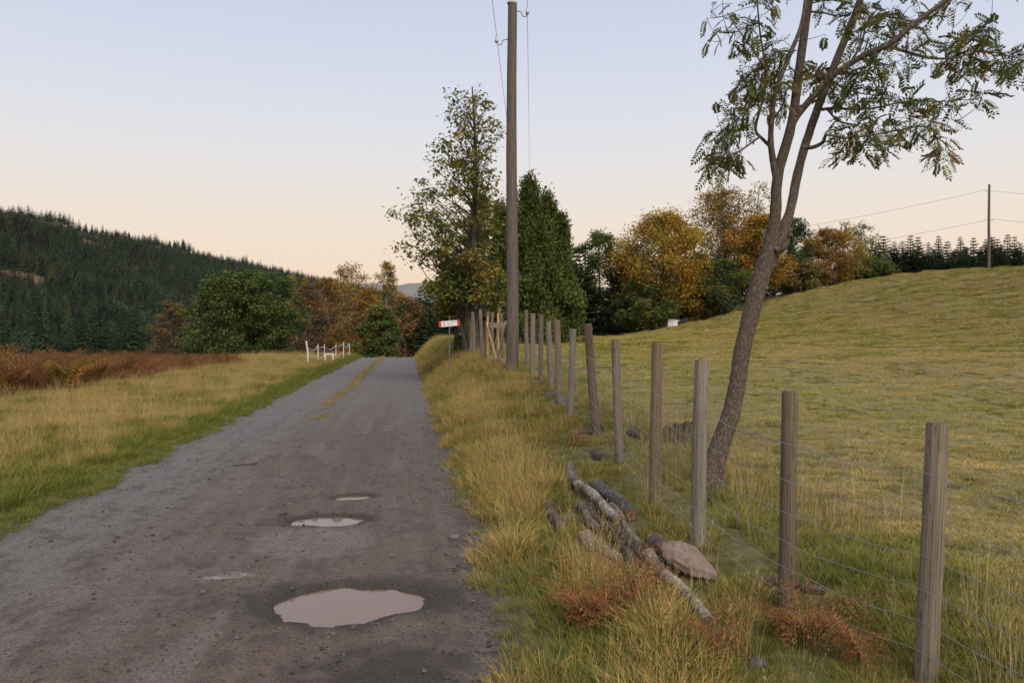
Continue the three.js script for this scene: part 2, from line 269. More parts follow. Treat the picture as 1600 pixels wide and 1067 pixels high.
// a broadleaf tree: clumps of leaves spread through a crown envelope, each carried by a limb
function broadleaf(name, label, o) {
  const r = mulberry(o.seed), t = thing(name, label, o.category ?? 'tree', [o.p.x, o.p.y - 0.15, o.p.z], o.group), hgt = o.h + 0.15, w = o.w * 0.6;
  const wood = new GB(), leaves = new GB(), bark = o.bark ?? BARK.grey, r0 = o.trunkR ?? hgt * 0.014 + 0.03, cb = o.base ?? 0.2;
  const lean = o.lean ?? [0.02 * hgt * gauss(r), 0.02 * hgt * gauss(r)];
  const stem = (f) => V(lean[0] * f + 0.012 * hgt * Math.sin(f * 5 + o.seed), f * hgt, lean[1] * f + 0.012 * hgt * Math.cos(f * 4 + o.seed));
  const pts = []; for (let k = 0; k <= 14; k++) pts.push(stem(k / 14 * (o.stemTop ?? 0.93)));
  wood.tube(pts, pts.map((_, k) => r0 * (1 - 0.93 * k / 14) * (k === 0 ? 1.35 : 1) + 0.008), 8, bark, 0.08);
  for (const [dx, dz, f] of o.stems ?? []) { const q = curve([V(dx * 0.3, 0, dz * 0.3), V(dx * 0.7, hgt * f * 0.4, dz * 0.7), V(dx * 1.2, hgt * f, dz)], 8); wood.tube(q, q.map((_, k) => r0 * 0.75 * (1 - 0.8 * k / 8)), 7, bark, 0.08); }
  const shape = o.shape ?? ((f) => Math.pow(Math.sin(Math.PI * clamp(0.12 + 0.83 * f)), 0.75));
  const n = o.clumps ?? 90, per = Math.round((o.leaves ?? 7000) / n), L = o.leaf ?? 0.25, flat = o.flat ?? 0.7;
  for (let k = 0; k < n; k++) {
    const f = clamp(Math.pow((k + r()) / n, o.bias ?? 0.9)), a = r() * 6.283, rho = Math.pow(r(), 0.45), lobes = 0.78 + 0.3 * N2(Math.cos(a) * 1.2 + o.seed, Math.sin(a) * 1.2 + f * 3);
    const R = w * shape(f) * rho * lobes, y = hgt * lerp(cb, 0.97, f), off = o.off ? o.off(f) : 0;
    const c = V(stem(y / hgt).x + off + Math.cos(a) * R, y, stem(y / hgt).z + Math.sin(a) * R * (o.depth ?? 1));
    const root = stem(clamp((y - R * (0.35 + 0.6 * r()) - 0.05 * hgt) / hgt, cb * 0.55, 0.92)), mid = V().lerpVectors(root, c, 0.55); mid.y += R * 0.08 - 0.12 * R * r(); mid.x += gauss(r) * R * 0.18; mid.z += gauss(r) * R * 0.18;
    const q = curve([root, mid, c], 5), br = Math.max(0.006, r0 * 0.22 * (1 - f * 0.6));
    wood.tube(q, q.map((_, j) => br * (1 - 0.85 * j / 5)), 4, bark, 0, false);
    const cs = (o.clump ?? 0.17) * o.w * (0.55 + 0.75 * r()) * lerp(1, o.topSize ?? 0.6, f), hue = 0.5 + 0.5 * N3(c.x * 0.5 + o.seed, c.y * 0.5), dens = lerp(1, o.topThin ?? 0.8, f);
    const cA = o.colors[Math.min(o.colors.length - 1, Math.floor(clamp(hue * 0.8 + 0.2 * r(), 0, 0.999) * o.colors.length))];
    for (let j = 0; j < per * dens; j++) {
      const d = V(gauss(r), gauss(r) * flat, gauss(r)); const P = V(c.x + d.x * cs, c.y + d.y * cs, c.z + d.z * cs); if (P.y < 0.15) P.y = 0.15 + 0.4 * r();
      const dir = V(gauss(r) + d.x * 0.4, (o.up ?? -0.25) + gauss(r) * 0.7, gauss(r) + d.z * 0.4).normalize(), nn = V(gauss(r) * 0.7, 1, gauss(r) * 0.7).normalize();
      const l = L * (0.65 + 0.7 * r()); leaves.leaf(P, dir, nn, l, l * (o.slim ?? 0.33), jit(r() < 0.15 ? o.colors[Math.floor(r() * o.colors.length)] : cA, r, 0.55));
    }
  }
  part('trunk', wood.geo(), M.bark, t); part('crown', leaves.geo(), o.mat ?? M.leaf, t);
  return t;
}
const G = { green: [0.12, 0.165, 0.032], mid: [0.085, 0.125, 0.03], deep: [0.05, 0.082, 0.028], olive: [0.2, 0.19, 0.04], yellow: [0.46, 0.33, 0.04], gold: [0.4, 0.26, 0.035], orange: [0.38, 0.2, 0.03], rust: [0.3, 0.17, 0.045], brown: [0.24, 0.155, 0.06], dull: [0.16, 0.105, 0.07], red: [0.3, 0.07, 0.03] };
function tree(name, label, px, top, D, wpx, colors, o = {}) { const p = ground(px, D), h = at(px, top, D).y - p.y; return broadleaf(name, label, { p, h, w: (o.wide ?? 1) * wpx * D / F, colors, seed: px + top, group: o.group, ...o }); }

// the tall rowan by the gate, its companions and the juniper behind the utility pole
{
  const D = 25, p = ground(746, D), h = at(737, 128, D).y - p.y;
  broadleaf('tall_rowan_tree', 'tall slender rowan with thinning olive and yellow leaves beside the wooden gate', { p, h, w: 3.0, seed: 4, colors: [G.olive, [0.24, 0.21, 0.045], G.green, G.olive, [0.32, 0.22, 0.045]], leaves: 21000, clumps: 230, leaf: 0.115, slim: 0.36, trunkR: 0.16, base: 0.21, bias: 1.2, topThin: 0.12, topSize: 0.75, clump: 0.11, lean: [-0.22, 0], off: (f) => -0.5 * Math.sin(Math.PI * clamp(f * 1.25)) - 0.1, shape: (f) => f < 0.5 ? 0.75 + 0.4 * Math.sin(Math.PI * f) : lerp(1.15, 0.42, Math.pow((f - 0.5) / 0.5, 0.8)), stems: [[-0.45, 0.2, 0.4], [-0.75, -0.1, 0.3]], bark: BARK.grey, stemTop: 0.98 });
  tree('broadleaf_tree', 'low golden leaved tree crowding behind the tall rowan trunks', 716, 400, 28, 80, [G.gold, G.olive, G.yellow, G.green], { leaves: 14000, leaf: 0.13, base: 0.36, clump: 0.14, trunkR: 0.11 });
  tree('broadleaf_tree', 'dark olive tree between the tall rowan and the utility pole', 756, 300, 31, 54, [G.olive, G.green, G.mid], { leaves: 12000, leaf: 0.13, base: 0.2, topThin: 0.5 });
  const spire = (f) => Math.pow(1 - f, 0.6) * (0.8 + 0.25 * Math.sin(f * 19 + 1)) + 0.04;
  tree('juniper_tree', 'dense dark green juniper with pointed spires behind the utility pole', 826, 285, 33, 120, [[0.12, 0.145, 0.035], [0.085, 0.11, 0.03], [0.1, 0.125, 0.032]], { leaves: 48000, clumps: 300, leaf: 0.15, slim: 0.2, up: 0.8, base: 0.05, flat: 2.4, clump: 0.07, shape: spire, topSize: 0.8, mat: M.needle, stems: [[0.8, 0.2, 0.75], [-0.7, 0.1, 0.7]] });
  tree('juniper_tree', 'second tall juniper spire merging with the large juniper', 853, 306, 35, 92, [[0.12, 0.145, 0.035], [0.085, 0.11, 0.03]], { leaves: 20000, clumps: 150, leaf: 0.15, slim: 0.2, up: 0.8, base: 0.05, flat: 2.2, clump: 0.09, shape: spire, topSize: 0.8, mat: M.needle });
  tree('juniper_tree', 'smaller juniper spire leaning out beside the large juniper', 876, 338, 34, 84, [[0.12, 0.145, 0.035], [0.085, 0.11, 0.03], [0.1, 0.125, 0.032]], { leaves: 24000, clumps: 160, leaf: 0.15, slim: 0.2, up: 0.8, base: 0.05, flat: 1.9, clump: 0.09, shape: spire, topSize: 0.8, mat: M.needle });
  tree('juniper_tree', 'juniper partly hidden by the golden leaved tree', 786, 318, 32, 92, [[0.12, 0.145, 0.035], [0.085, 0.11, 0.03], [0.1, 0.125, 0.032]], { leaves: 20000, clumps: 140, leaf: 0.15, slim: 0.2, up: 0.8, base: 0.05, flat: 1.9, clump: 0.1, shape: spire, mat: M.needle });
}
// trees beyond the crest of the road
tree('round_willow_tree', 'broad round dark green willow standing alone behind the bracken', 383, 424, 62, 172, [G.green, G.mid, G.green, G.deep], { leaves: 46000, clumps: 420, leaf: 0.2, base: 0.04, clump: 0.085, shape: (f) => Math.pow(Math.max(0, 1 - Math.pow(Math.abs(f - 0.42) / 0.62, 2.6)), 0.5), topThin: 1 });
tree('bare_tree', 'purplish brown half bare tree beside the round willow', 268, 468, 66, 62, [G.dull, G.brown, G.dull], { leaves: 9000, leaf: 0.14, clump: 0.13, base: 0.08 });
tree('green_bush_tree', 'small rounded green tree at the crest of the road', 592, 477, 64, 68, [G.green, G.mid, G.olive], { leaves: 14000, leaf: 0.2, base: 0.04, clump: 0.13, shape: (f) => Math.pow(Math.sin(Math.PI * clamp(0.2 + 0.76 * f)), 0.7) });
for (const [px, top, D, w, cols, words, o] of [
  [478, 442, 78, 56, [G.brown, G.dull, G.rust], 'dull brown birch next to the round willow', {}],
  [508, 432, 84, 60, [G.rust, G.brown, G.orange], 'rusty brown birch behind the white rope fence', {}],
  [552, 408, 92, 78, [G.rust, G.gold, G.brown], 'wide rust and gold birch with a feathery top', { topThin: 0.35 }],
  [530, 412, 100, 34, [G.brown, G.gold], 'thin feathery birch with sparse pale brown top', { topThin: 0.3 }],
  [603, 405, 88, 46, [G.olive, G.gold, G.rust], 'slender birch with pale yellowish top above the small green tree', { topThin: 0.5 }],
  [572, 450, 82, 60, [G.rust, G.orange, G.brown], 'orange brown tree between the feathery birches', {}],
  [634, 462, 80, 58, [G.brown, G.rust, G.deep], 'dark reddish tree where the road dips out of sight', {}],
  [456, 424, 170, 26, [G.yellow, G.gold], 'small lemon yellow birch above the round willow', {}],
  [476, 428, 180, 22, [G.gold, G.yellow], 'small golden birch on the lower wooded slope', {}],
]) tree('birch_tree', words, px, top, D, w, cols, { leaves: 13000, leaf: 0.22, bark: BARK.birch, base: 0.06, wide: 1.2, group: 'autumn birches beyond the crest', ...o });
// trees behind the field
for (const [name, px, top, D, w, cols, words, o] of [
  ['broadleaf_tree', 940, 362, 84, 84, [G.mid, G.green, G.deep], 'full green tree behind the first fence posts', { leaves: 20000 }],
  ['broadleaf_tree', 985, 402, 86, 66, [G.green, G.mid], 'lower green tree between the tall green tree and the golden maple', {}],
  ['maple_tree', 1036, 332, 80, 128, [G.gold, G.yellow, G.orange, G.olive], 'wide golden yellow maple at the edge of the field', { leaves: 34000, clumps: 230, base: 0.25 }],
  ['maple_tree', 1008, 430, 78, 76, [G.mid, G.green, G.olive], 'low olive maple growing at the foot of the golden maple', {}],
  ['maple_tree', 1090, 395, 80, 66, [G.orange, G.gold, G.olive], 'orange tinged maple next to the golden maple', { leaves: 17000 }],
  ['aspen_tree', 1134, 292, 86, 108, [G.olive, G.brown, G.gold], 'tallest brownish olive aspen of the grove with a thinning top', { leaves: 30000, clumps: 220, base: 0.2, topThin: 0.4, bark: BARK.birch }],
  ['aspen_tree', 1186, 280, 92, 54, [G.gold, G.olive], 'wispy birch showing its pale twigs above the grove', { leaves: 4500, topThin: 0.3, bark: BARK.birch }],
  ['aspen_tree', 1188, 335, 82, 78, [G.gold, G.orange, G.olive], 'golden aspen directly behind the foreground rowan trunk', { leaves: 18000, base: 0.25, bark: BARK.birch }],
  ['broadleaf_tree', 1120, 405, 80, 90, [G.mid, G.deep, G.green], 'dark green lower tree in the middle of the grove', { leaves: 17000 }],
  ['broadleaf_tree', 1234, 338, 88, 62, [G.deep, G.mid], 'dark green tree at the far side of the rowan trunk', { leaves: 17000 }],
  ['maple_tree', 1296, 358, 92, 84, [G.orange, G.rust, G.gold, G.olive], 'rounded orange maple standing apart behind the hill', { leaves: 20000 }],
  ['aspen_tree', 1346, 348, 100, 60, [G.olive, G.mid], 'sparse grey green birch next to the rounded orange maple', { leaves: 4500, topThin: 0.6, bark: BARK.birch }],
  ['aspen_tree', 1318, 344, 106, 40, [G.gold, G.brown], 'almost bare pale birch behind the rounded orange maple', { leaves: 1800, bark: BARK.birch }],
  ['broadleaf_tree', 1352, 402, 96, 70, [G.mid, G.olive], 'low bush between the orange maple and the spruce row', {}],
  ['broadleaf_tree', 1255, 410, 86, 60, [G.mid, G.brown, G.olive], 'low dull green bush at the edge of the grove', {}],
]) tree(name, words, px, top, D, w, cols, { leaves: 20000, leaf: 0.24, base: 0.05, clump: 0.13, wide: 1.3, group: 'trees of the grove behind the field', ...o });

// spruces: whorls of drooping boughs
function spruceParts(seed, tiers, per, detail) {
  const r = mulberry(seed), g = new GB(), w = new GB();
  w.tube([V(0, 0, 0), V(0, 0.5, 0), V(0, 0.98, 0)], [0.016, 0.009, 0.001], 5, BARK.dark);
  for (let k = 0; k < tiers; k++) {
    const f = Math.pow(k / tiers, 0.9), y0 = 0.05 + 0.93 * f, R = (0.19 * Math.pow(1 - f, 0.85) + 0.008) * (0.85 + 0.3 * r()), n = Math.max(4, Math.round(per * (1 - 0.45 * f)));
    for (let j = 0; j < n; j++) {
      const y = y0 + 0.065 * (r() - 0.5) * (1 - f), a = (j + r()) / n * 6.283, L = R * (0.65 + 0.6 * r()), dx = Math.cos(a), dz = Math.sin(a), up = lerp(-0.42, 0.35, f), c = jit([0.04, 0.064, 0.03], r, 0.5), W = L * (detail ? 0.13 : 0.42) + 0.004;
      const P = (q, s) => V(dx * L * q - dz * s, y + up * L * q + 0.25 * L * q * q - Math.abs(s) * 0.45, dz * L * q + dx * s), nn = V(dx * 0.5, 0.85, dz * 0.5);
      if (!detail) { const i0 = g.v(0, y + 0.015, 0, nn.x, nn.y, nn.z, c), p1 = P(0.62, W), p2 = P(1, 0), p3 = P(0.62, -W), a1 = g.v(p1.x, p1.y, p1.z, nn.x, nn.y, nn.z, c), a2 = g.v(p2.x, p2.y, p2.z, nn.x, nn.y, nn.z, c), a3 = g.v(p3.x, p3.y, p3.z, nn.x, nn.y, nn.z, c); g.i.push(i0, a1, a2, i0, a2, a3); continue; }
      for (let q = 0; q < 5; q++) for (const sd of [-1, 1]) { const b = P(0.12 + q * 0.17, 0), tip = P(0.12 + q * 0.17 + 0.22, sd * W * (1.9 - q * 0.3) * (0.7 + 0.6 * r())); g.leaf(b, V().subVectors(tip, b).normalize(), nn, b.distanceTo(tip) * 1.15, L * 0.115 + 0.004, c); }
      const b = P(0.7, 0), tip = P(1.05, 0); g.leaf(b, V().subVectors(tip, b).normalize(), nn, b.distanceTo(tip), L * 0.07, c);
    }
  }
  return [w.geo(), g.geo()];
}
const spruceKinds = [1, 2, 3].map((k) => spruceParts(100 + k, 23, 10, true));
const M2 = [[1, 1, 1], [0.8, 0.95, 1.0], [1.35, 1.3, 0.9]].map((c) => { const m = M.needle.clone(); m.color.setRGB(...c); return m; });
function spruce(p, h, k, label, group, wide = 1) { const t = thing('spruce_tree', label, 'spruce', [p.x, p.y - 0.2, p.z], group), [w, c] = spruceKinds[k % 3]; part('trunk', w, M.bark, t); part('crown', c, M2[(k * 7 + (k >> 2)) % 3], t); t.scale.set(h * wide, h, h * wide); t.rotation.y = k * 1.7; }
{
  const r = mulberry(5);
  for (const [px, top, D] of [[645, 468, 84], [656, 446, 92], [671, 438, 88], [688, 448, 84], [702, 455, 80], [664, 470, 78], [680, 480, 72]]) { const p = ground(px, D); spruce(p, at(px, top, D).y - p.y, px, 'dark spruce rising out of the dip behind the road sign', 'spruces behind the road sign', 1.35); }
  for (const [px, top, D] of [[893, 372, 88], [906, 378, 80], [918, 392, 84], [965, 384, 92], [890, 400, 74], [1000, 420, 90], [875, 395, 80]]) { const p = ground(px, D); spruce(p, at(px, top, D).y - p.y, px, 'dark spruce beside the full green tree behind the fence', 'spruces beside the green trees', 1.5); }
  for (let k = 0; k < 16; k++) { const px = 990 + k * 18 + 8 * r(), D = 100 + 14 * r(), p = ground(px, D); spruce(p, at(px, 395 + 45 * r(), D).y - p.y, k + 3, 'dark spruce standing in the shade behind the golden grove', 'spruces behind the golden grove', 1.7); }
  for (let k = 0; k < 58; k++) { const px = 1356 + k * 4.5 + 9 * r(), D = 104 + 46 * r(), p = ground(px, D);  spruce(p, at(px, 360 + 40 * r(), D).y - p.y, k, 'dark spruce in the row along the skyline behind the grass hill', 'spruces in the row behind the hill', 1.2 + 0.8 * r()); }
  // the wooded hill across the valley
  const list = [];
  for (let k = 0; k < 62000; k++) {
    const t = -560 + r() * 1700, w = -40 + r() * 520, X = -450 + t * 0.36 + w * 0.933, D = 700 + t * 0.933 - w * 0.36;
    if (D < 150) continue; const px = 800 + X / D * F; if (px < -70 || px > 760) continue;
    if (clearings.some((q) => Math.hypot(X - q.p.x, D + q.p.z) < q.r * (0.75 + 0.5 * r()))) continue;
    if (N2(X / 35, D / 35) < -0.6 + 0.25 * r()) continue;
    list.push([X, D, (7.5 + 10.5 * r() + 4 * N2(X / 50, D / 50)) * (w < 40 ? 0.75 : 1), r()]);
  }
  for (let k = 0; k < 160; k++) { const D = 105 + 75 * r(), px = -40 + 520 * r(), X = (px - 800) * D / F; list.push([X, D, 9 + 8 * r(), r()]); }
  list.sort((a, b) => b[2] / b[1] - a[2] / a[1]);
  list.slice(0, 180).forEach(([X, D, h], k) => spruce(V(X, H(X, D), -D), h, k, 'spruce on the near lower slope of the wooded valley side', 'spruces on the lower valley slope', 1.1));
  const rest = list.slice(180), three = [0, 1, 2].map((k) => spruceParts(200 + k, 12, 9, false)[1]), q = new THREE.Quaternion(), m = new THREE.Matrix4(), col = new THREE.Color();
  three.forEach((geo, kk) => { const mine = rest.filter((_, i) => i % 3 === kk); const im = shade(new THREE.InstancedMesh(geo, M.needle, mine.length)); mine.forEach(([X, D, h, a], i) => { q.setFromAxisAngle(V(0, 1, 0), a * 6.283); m.compose(V(X, H(X, D) - 0.3, -D), q, V(h * 1.05, h, h * 1.05)); im.setMatrixAt(i, m); const v = 0.5 + 1.1 * ((a * 13.7) % 1), odd = (a * 57.3) % 1; odd > 0.965 ? im.setColorAt(i, col.setRGB(3.2 * v, 2.0 * v, 1.0 * v)) : im.setColorAt(i, col.setRGB(v * (odd > 0.7 ? 1.3 : 0.95), v * 1.05, v)); }); im.name = numbered('spruce_forest'); tag(im, 'dense dark spruce forest covering the far hillside', 'forest', 'forest on the far hillside'); kind(im, 'stuff'); scene.add(im); });
}
console.log('trees done');
// ---------- the rowan in the foreground ----------
{
  const D0 = 6.8, base = ground(1112, D0), t = thing('rowan_tree', 'leaning rowan with lichen spotted forked trunk and feathery leaves behind the wire fence', 'tree', [base.x, base.y - 0.1, base.z]);
  const W = (px, py, dd = 0) => { const p = at(px, py, D0 + dd); return V(p.x - base.x, p.y - base.y + 0.1, p.z - base.z); };
  const limb = (list, n, seg, rough = 0.07) => { const p = curve(list.map(([a, b, , d]) => W(a, b, d ?? 0)), n), rr = curve(list.map(([, , w]) => V(w, 0, 0)), n).map((v) => Math.max(0.003, v.x * (v.x > 17 ? 0.72 : 0.72 + 0.28 * (1 - v.x / 17))) * D0 / F / 2); const g = new GB(); g.tube(p, rr, seg, (k) => mixc(BARK.rowan, [0.16, 0.13, 0.115], k), rough); return { g, p }; };
  const mk = (name, l, parent = t) => part(name, l.g.geo(), M.bark, parent);
  const trunk = limb([[1106, 768, 84], [1112, 742, 56], [1128, 690, 41], [1143, 645, 38], [1152, 605, 36], [1158, 560, 35], [1172, 500, 36], [1187, 440, 36], [1202, 390, 33], [1211, 335, 24], [1215, 275, 22], [1236, 195, 20], [1249, 100, 18], [1263, 0, 16], [1280, -120, 11], [1290, -260, 5]], 90, 18);
  const stemB = limb([[1190, 440, 24, 0.03], [1214, 385, 27, 0.06], [1234, 330, 20, 0.1], [1248, 262, 19, 0.15], [1268, 195, 18, 0.2], [1292, 130, 18, 0.25], [1318, 65, 16, 0.3], [1343, 0, 14, 0.3], [1375, -120, 9, 0.3], [1390, -240, 4, 0.3]], 60, 14);
  const limbC = limb([[1228, 214, 10, 0], [1242, 186, 14, -0.02], [1270, 151, 13, -0.1], [1302, 118, 12, -0.2], [1345, 90, 11, -0.3], [1392, 68, 10, -0.4], [1425, 40, 9, -0.45], [1480, 0, 7, -0.5], [1560, -60, 4, -0.6]], 36, 9);
  const limbD = limb([[1216, 300, 12, 0], [1209, 262, 14, 0], [1204, 225, 12, -0.05], [1205, 185, 10, -0.1], [1212, 140, 9, -0.15], [1236, 80, 8, -0.2], [1251, 40, 7, -0.2], [1259, -20, 6, -0.2], [1262, -90, 3, -0.2]], 30, 8);
  mk('trunk', trunk); mk('limb', stemB); mk('limb', limbC); mk('limb', limbD);
  mk('knot', limb([[1214, 392, 20, -0.05], [1226, 384, 17, -0.08], [1231, 374, 9, -0.08]], 6, 10, 0.12));
  const twigs = [
    [[1204, 230, 8], [1190, 217, 6], [1180, 205, 5], [1190, 160, 4], [1196, 120, 4], [1186, 50, 3], [1180, -20, 2]], [[1187, 214, 4], [1172, 225, 3], [1150, 240, 2.5], [1128, 246, 1.6]], [[1192, 150, 3], [1175, 165, 2.4], [1150, 188, 2], [1122, 212, 1.4]], [[1194, 110, 3], [1175, 78, 2.2], [1150, 45, 1.8], [1135, 22, 1.2]],
    [[1256, 232, 8], [1272, 230, 7], [1286, 222, 6], [1290, 212, 5], [1320, 216, 4], [1360, 212, 3.2], [1410, 203, 2.6], [1450, 200, 2], [1470, 232, 1.4]], [[1284, 172, 6], [1305, 170, 5], [1335, 172, 4], [1375, 168, 3.4], [1410, 160, 2.8], [1460, 160, 2], [1528, 155, 1.2]],
    [[1380, 72, 6], [1420, 84, 5], [1450, 92, 4], [1490, 92, 3.2], [1530, 82, 2.6], [1590, 92, 1.6]], [[1262, 20, 4], [1285, 22, 3], [1305, 26, 2], [1322, 14, 1.4]], [[1330, 95, 5], [1345, 70, 3.4], [1352, 40, 2.6], [1370, 15, 2]], [[1340, 92, 4], [1365, 98, 3], [1395, 105, 2]], [[1295, 125, 4], [1320, 140, 3], [1350, 148, 2.2], [1380, 150, 1.4]],
    [[1420, 205, 2], [1445, 220, 1.6], [1468, 246, 1.2]], [[1250, 115, 4], [1270, 122, 2.5], [1290, 116, 1.6]], [[1500, 92, 2], [1520, 66, 1.6], [1545, 45, 1.2]], [[1430, 38, 3], [1400, 30, 2], [1370, 28, 1.5]], [[1290, 170, 4], [1310, 190, 3], [1340, 196, 2]], [[1206, 190, 4], [1222, 165, 3], [1228, 140, 2]], [[1340, 213, 3], [1345, 226, 2], [1370, 228, 1.4]],
  ];
  const anchors = [...trunk.p, ...stemB.p, ...limbC.p, ...limbD.p]; const r = mulberry(91);
  for (const tw of twigs) { const d = (r() - 0.5) * 0.9, l = limb(tw.map(([a, b, w], k) => [a, b, w, d * Math.min(1, k / 3)]), 4 * tw.length, 6, 0); mk('branch', l); anchors.push(...l.p, ...l.p); }
  // pinnate leaves: thirteen leaflets on a stalk
  const leafKinds = [0, 1, 2, 3, 4].map((k) => {
    const q = mulberry(300 + k), g = new GB(), pal = [[0.11, 0.14, 0.035], [0.125, 0.145, 0.038], [0.09, 0.115, 0.034], [0.18, 0.15, 0.035], [0.17, 0.09, 0.035]][k], droop = 0.25 + 0.4 * q();
    const S = (f) => V(0, -droop * f * f * 0.16, f * 0.16), pts = [0, 0.25, 0.5, 0.75, 1].map(S); g.tube(pts, [0.0016, 0.0014, 0.0012, 0.001, 0.0007], 4, [0.09, 0.06, 0.03], 0, false);
    for (let j = 0; j < 6; j++) for (const sd of [-1, 1]) { const P = S(0.24 + j * 0.14), l = (0.052 - Math.abs(j - 2.5) * 0.005) * (0.85 + 0.3 * q()); g.leaf(P, V(sd * 0.85, -0.15 - 0.3 * q(), 0.5 + 0.2 * q()).normalize(), V(sd * 0.2, 1, 0), l * 1.2, 0.0135, jit(pal, q, 0.4)); }
    g.leaf(S(1), V(0, -0.3, 1).normalize(), V(0, 1, 0), 0.055, 0.014, jit(pal, q, 0.4)); return g.geo();
  });
  const clusters = [[1135, 35, 24, 28, 9], [1195, 8, 16, 18, 8], [1165, 52, 26, 18, 8], [1192, 72, 20, 14, 6], [1214, 86, 18, 10, 6], [1190, 106, 24, 14, 12], [1184, 130, 24, 18, 14], [1216, 150, 20, 18, 12], [1164, 142, 18, 14, 8], [1176, 175, 28, 16, 14], [1150, 192, 18, 12, 9], [1125, 215, 22, 18, 15], [1132, 246, 24, 18, 18], [1112, 262, 8, 8, 4], [1272, 124, 18, 14, 11], [1292, 114, 14, 10, 6], [1340, 52, 36, 28, 20], [1370, 20, 36, 18, 16], [1412, 36, 22, 14, 9], [1322, 12, 14, 10, 6], [1380, 102, 36, 16, 18], [1352, 110, 26, 14, 10], [1420, 74, 26, 16, 10], [1332, 145, 32, 14, 14], [1372, 150, 22, 10, 8], [1332, 194, 30, 12, 12], [1402, 200, 40, 16, 20], [1332, 226, 28, 16, 18], [1370, 226, 26, 10, 9], [1450, 195, 32, 14, 12], [1470, 225, 12, 18, 7], [1466, 247, 11, 9, 5], [1430, 160, 28, 10, 9], [1476, 160, 14, 9, 5], [1530, 155, 16, 9, 6], [1482, 92, 28, 18, 16], [1520, 72, 32, 22, 24], [1560, 96, 28, 14, 16], [1590, 92, 20, 12, 9], [1542, 46, 14, 10, 6], [1502, 110, 18, 10, 6], [1290, 5, 20, 12, 6], [1480, 10, 30, 14, 8], [1225, 120, 14, 14, 6],
    [1180, -60, 50, 40, 20], [1290, -120, 60, 60, 30], [1390, -120, 70, 60, 34], [1540, -70, 60, 40, 26], [1300, -230, 60, 50, 24], [1440, -60, 40, 40, 16]];
  const crown = new THREE.Group(); crown.name = 'crown'; t.add(crown);
  let count = 0; const extra = [], q = new THREE.Quaternion(), z = V(0, 0, 1), tmp = new THREE.Object3D(), tw = new GB();
  for (const [cx, cy, rx, ry, n] of clusters) {
    const dd = (r() - 0.5) * 0.7, c = W(cx, cy, dd); let best = anchors[0], bd = 9; for (const a of anchors) { const d = a.distanceTo(c); if (d < bd) { bd = d; best = a; } }
    for (let k = 0; k < n * 2; k++) {
      const P = W(cx + gauss(r) * rx * 1.25, cy + gauss(r) * ry * 1.25, dd + gauss(r) * 0.25); let b2 = best, d2 = 9; for (const a of anchors) { const d = a.distanceTo(P); if (d < d2) { d2 = d; b2 = a; } }
      const mid = V().lerpVectors(b2, P, 0.5); mid.y += 0.03 * gauss(r); anchors.push(P.clone()); if (d2 > 0.015) tw.tube([b2, mid, P], [0.0032, 0.0026, 0.0016], 4, [0.1, 0.075, 0.06], 0, false);
      const out = V().subVectors(P, b2).normalize().multiplyScalar(0.5).add(V(gauss(r) * 0.9, -0.12 + 0.35 * gauss(r), gauss(r) * 0.8)).normalize(); q.setFromUnitVectors(z, out);
      tmp.position.copy(P); tmp.quaternion.copy(q); tmp.rotateZ(gauss(r) * 0.8); tmp.scale.setScalar(0.6 + 0.35 * r()); tmp.updateMatrix();
      const kk = r() < 0.78 ? Math.floor(r() * 3) : 3 + Math.floor(r() * 2);
      if (cy > -20 && count < 300) { count++; const o = part('leaf', leafKinds[kk], M.leaf, crown); o.position.copy(tmp.position); o.quaternion.copy(tmp.quaternion); o.scale.copy(tmp.scale); }
      else extra.push(leafKinds[kk].clone().applyMatrix4(tmp.matrix));
    }
  }
  kind(part('foliage', mergeGeometries(extra), M.leaf, crown), 'stuff'); part('twigs', tw.geo(), M.bark, crown).userData.kind = 'stuff';
}
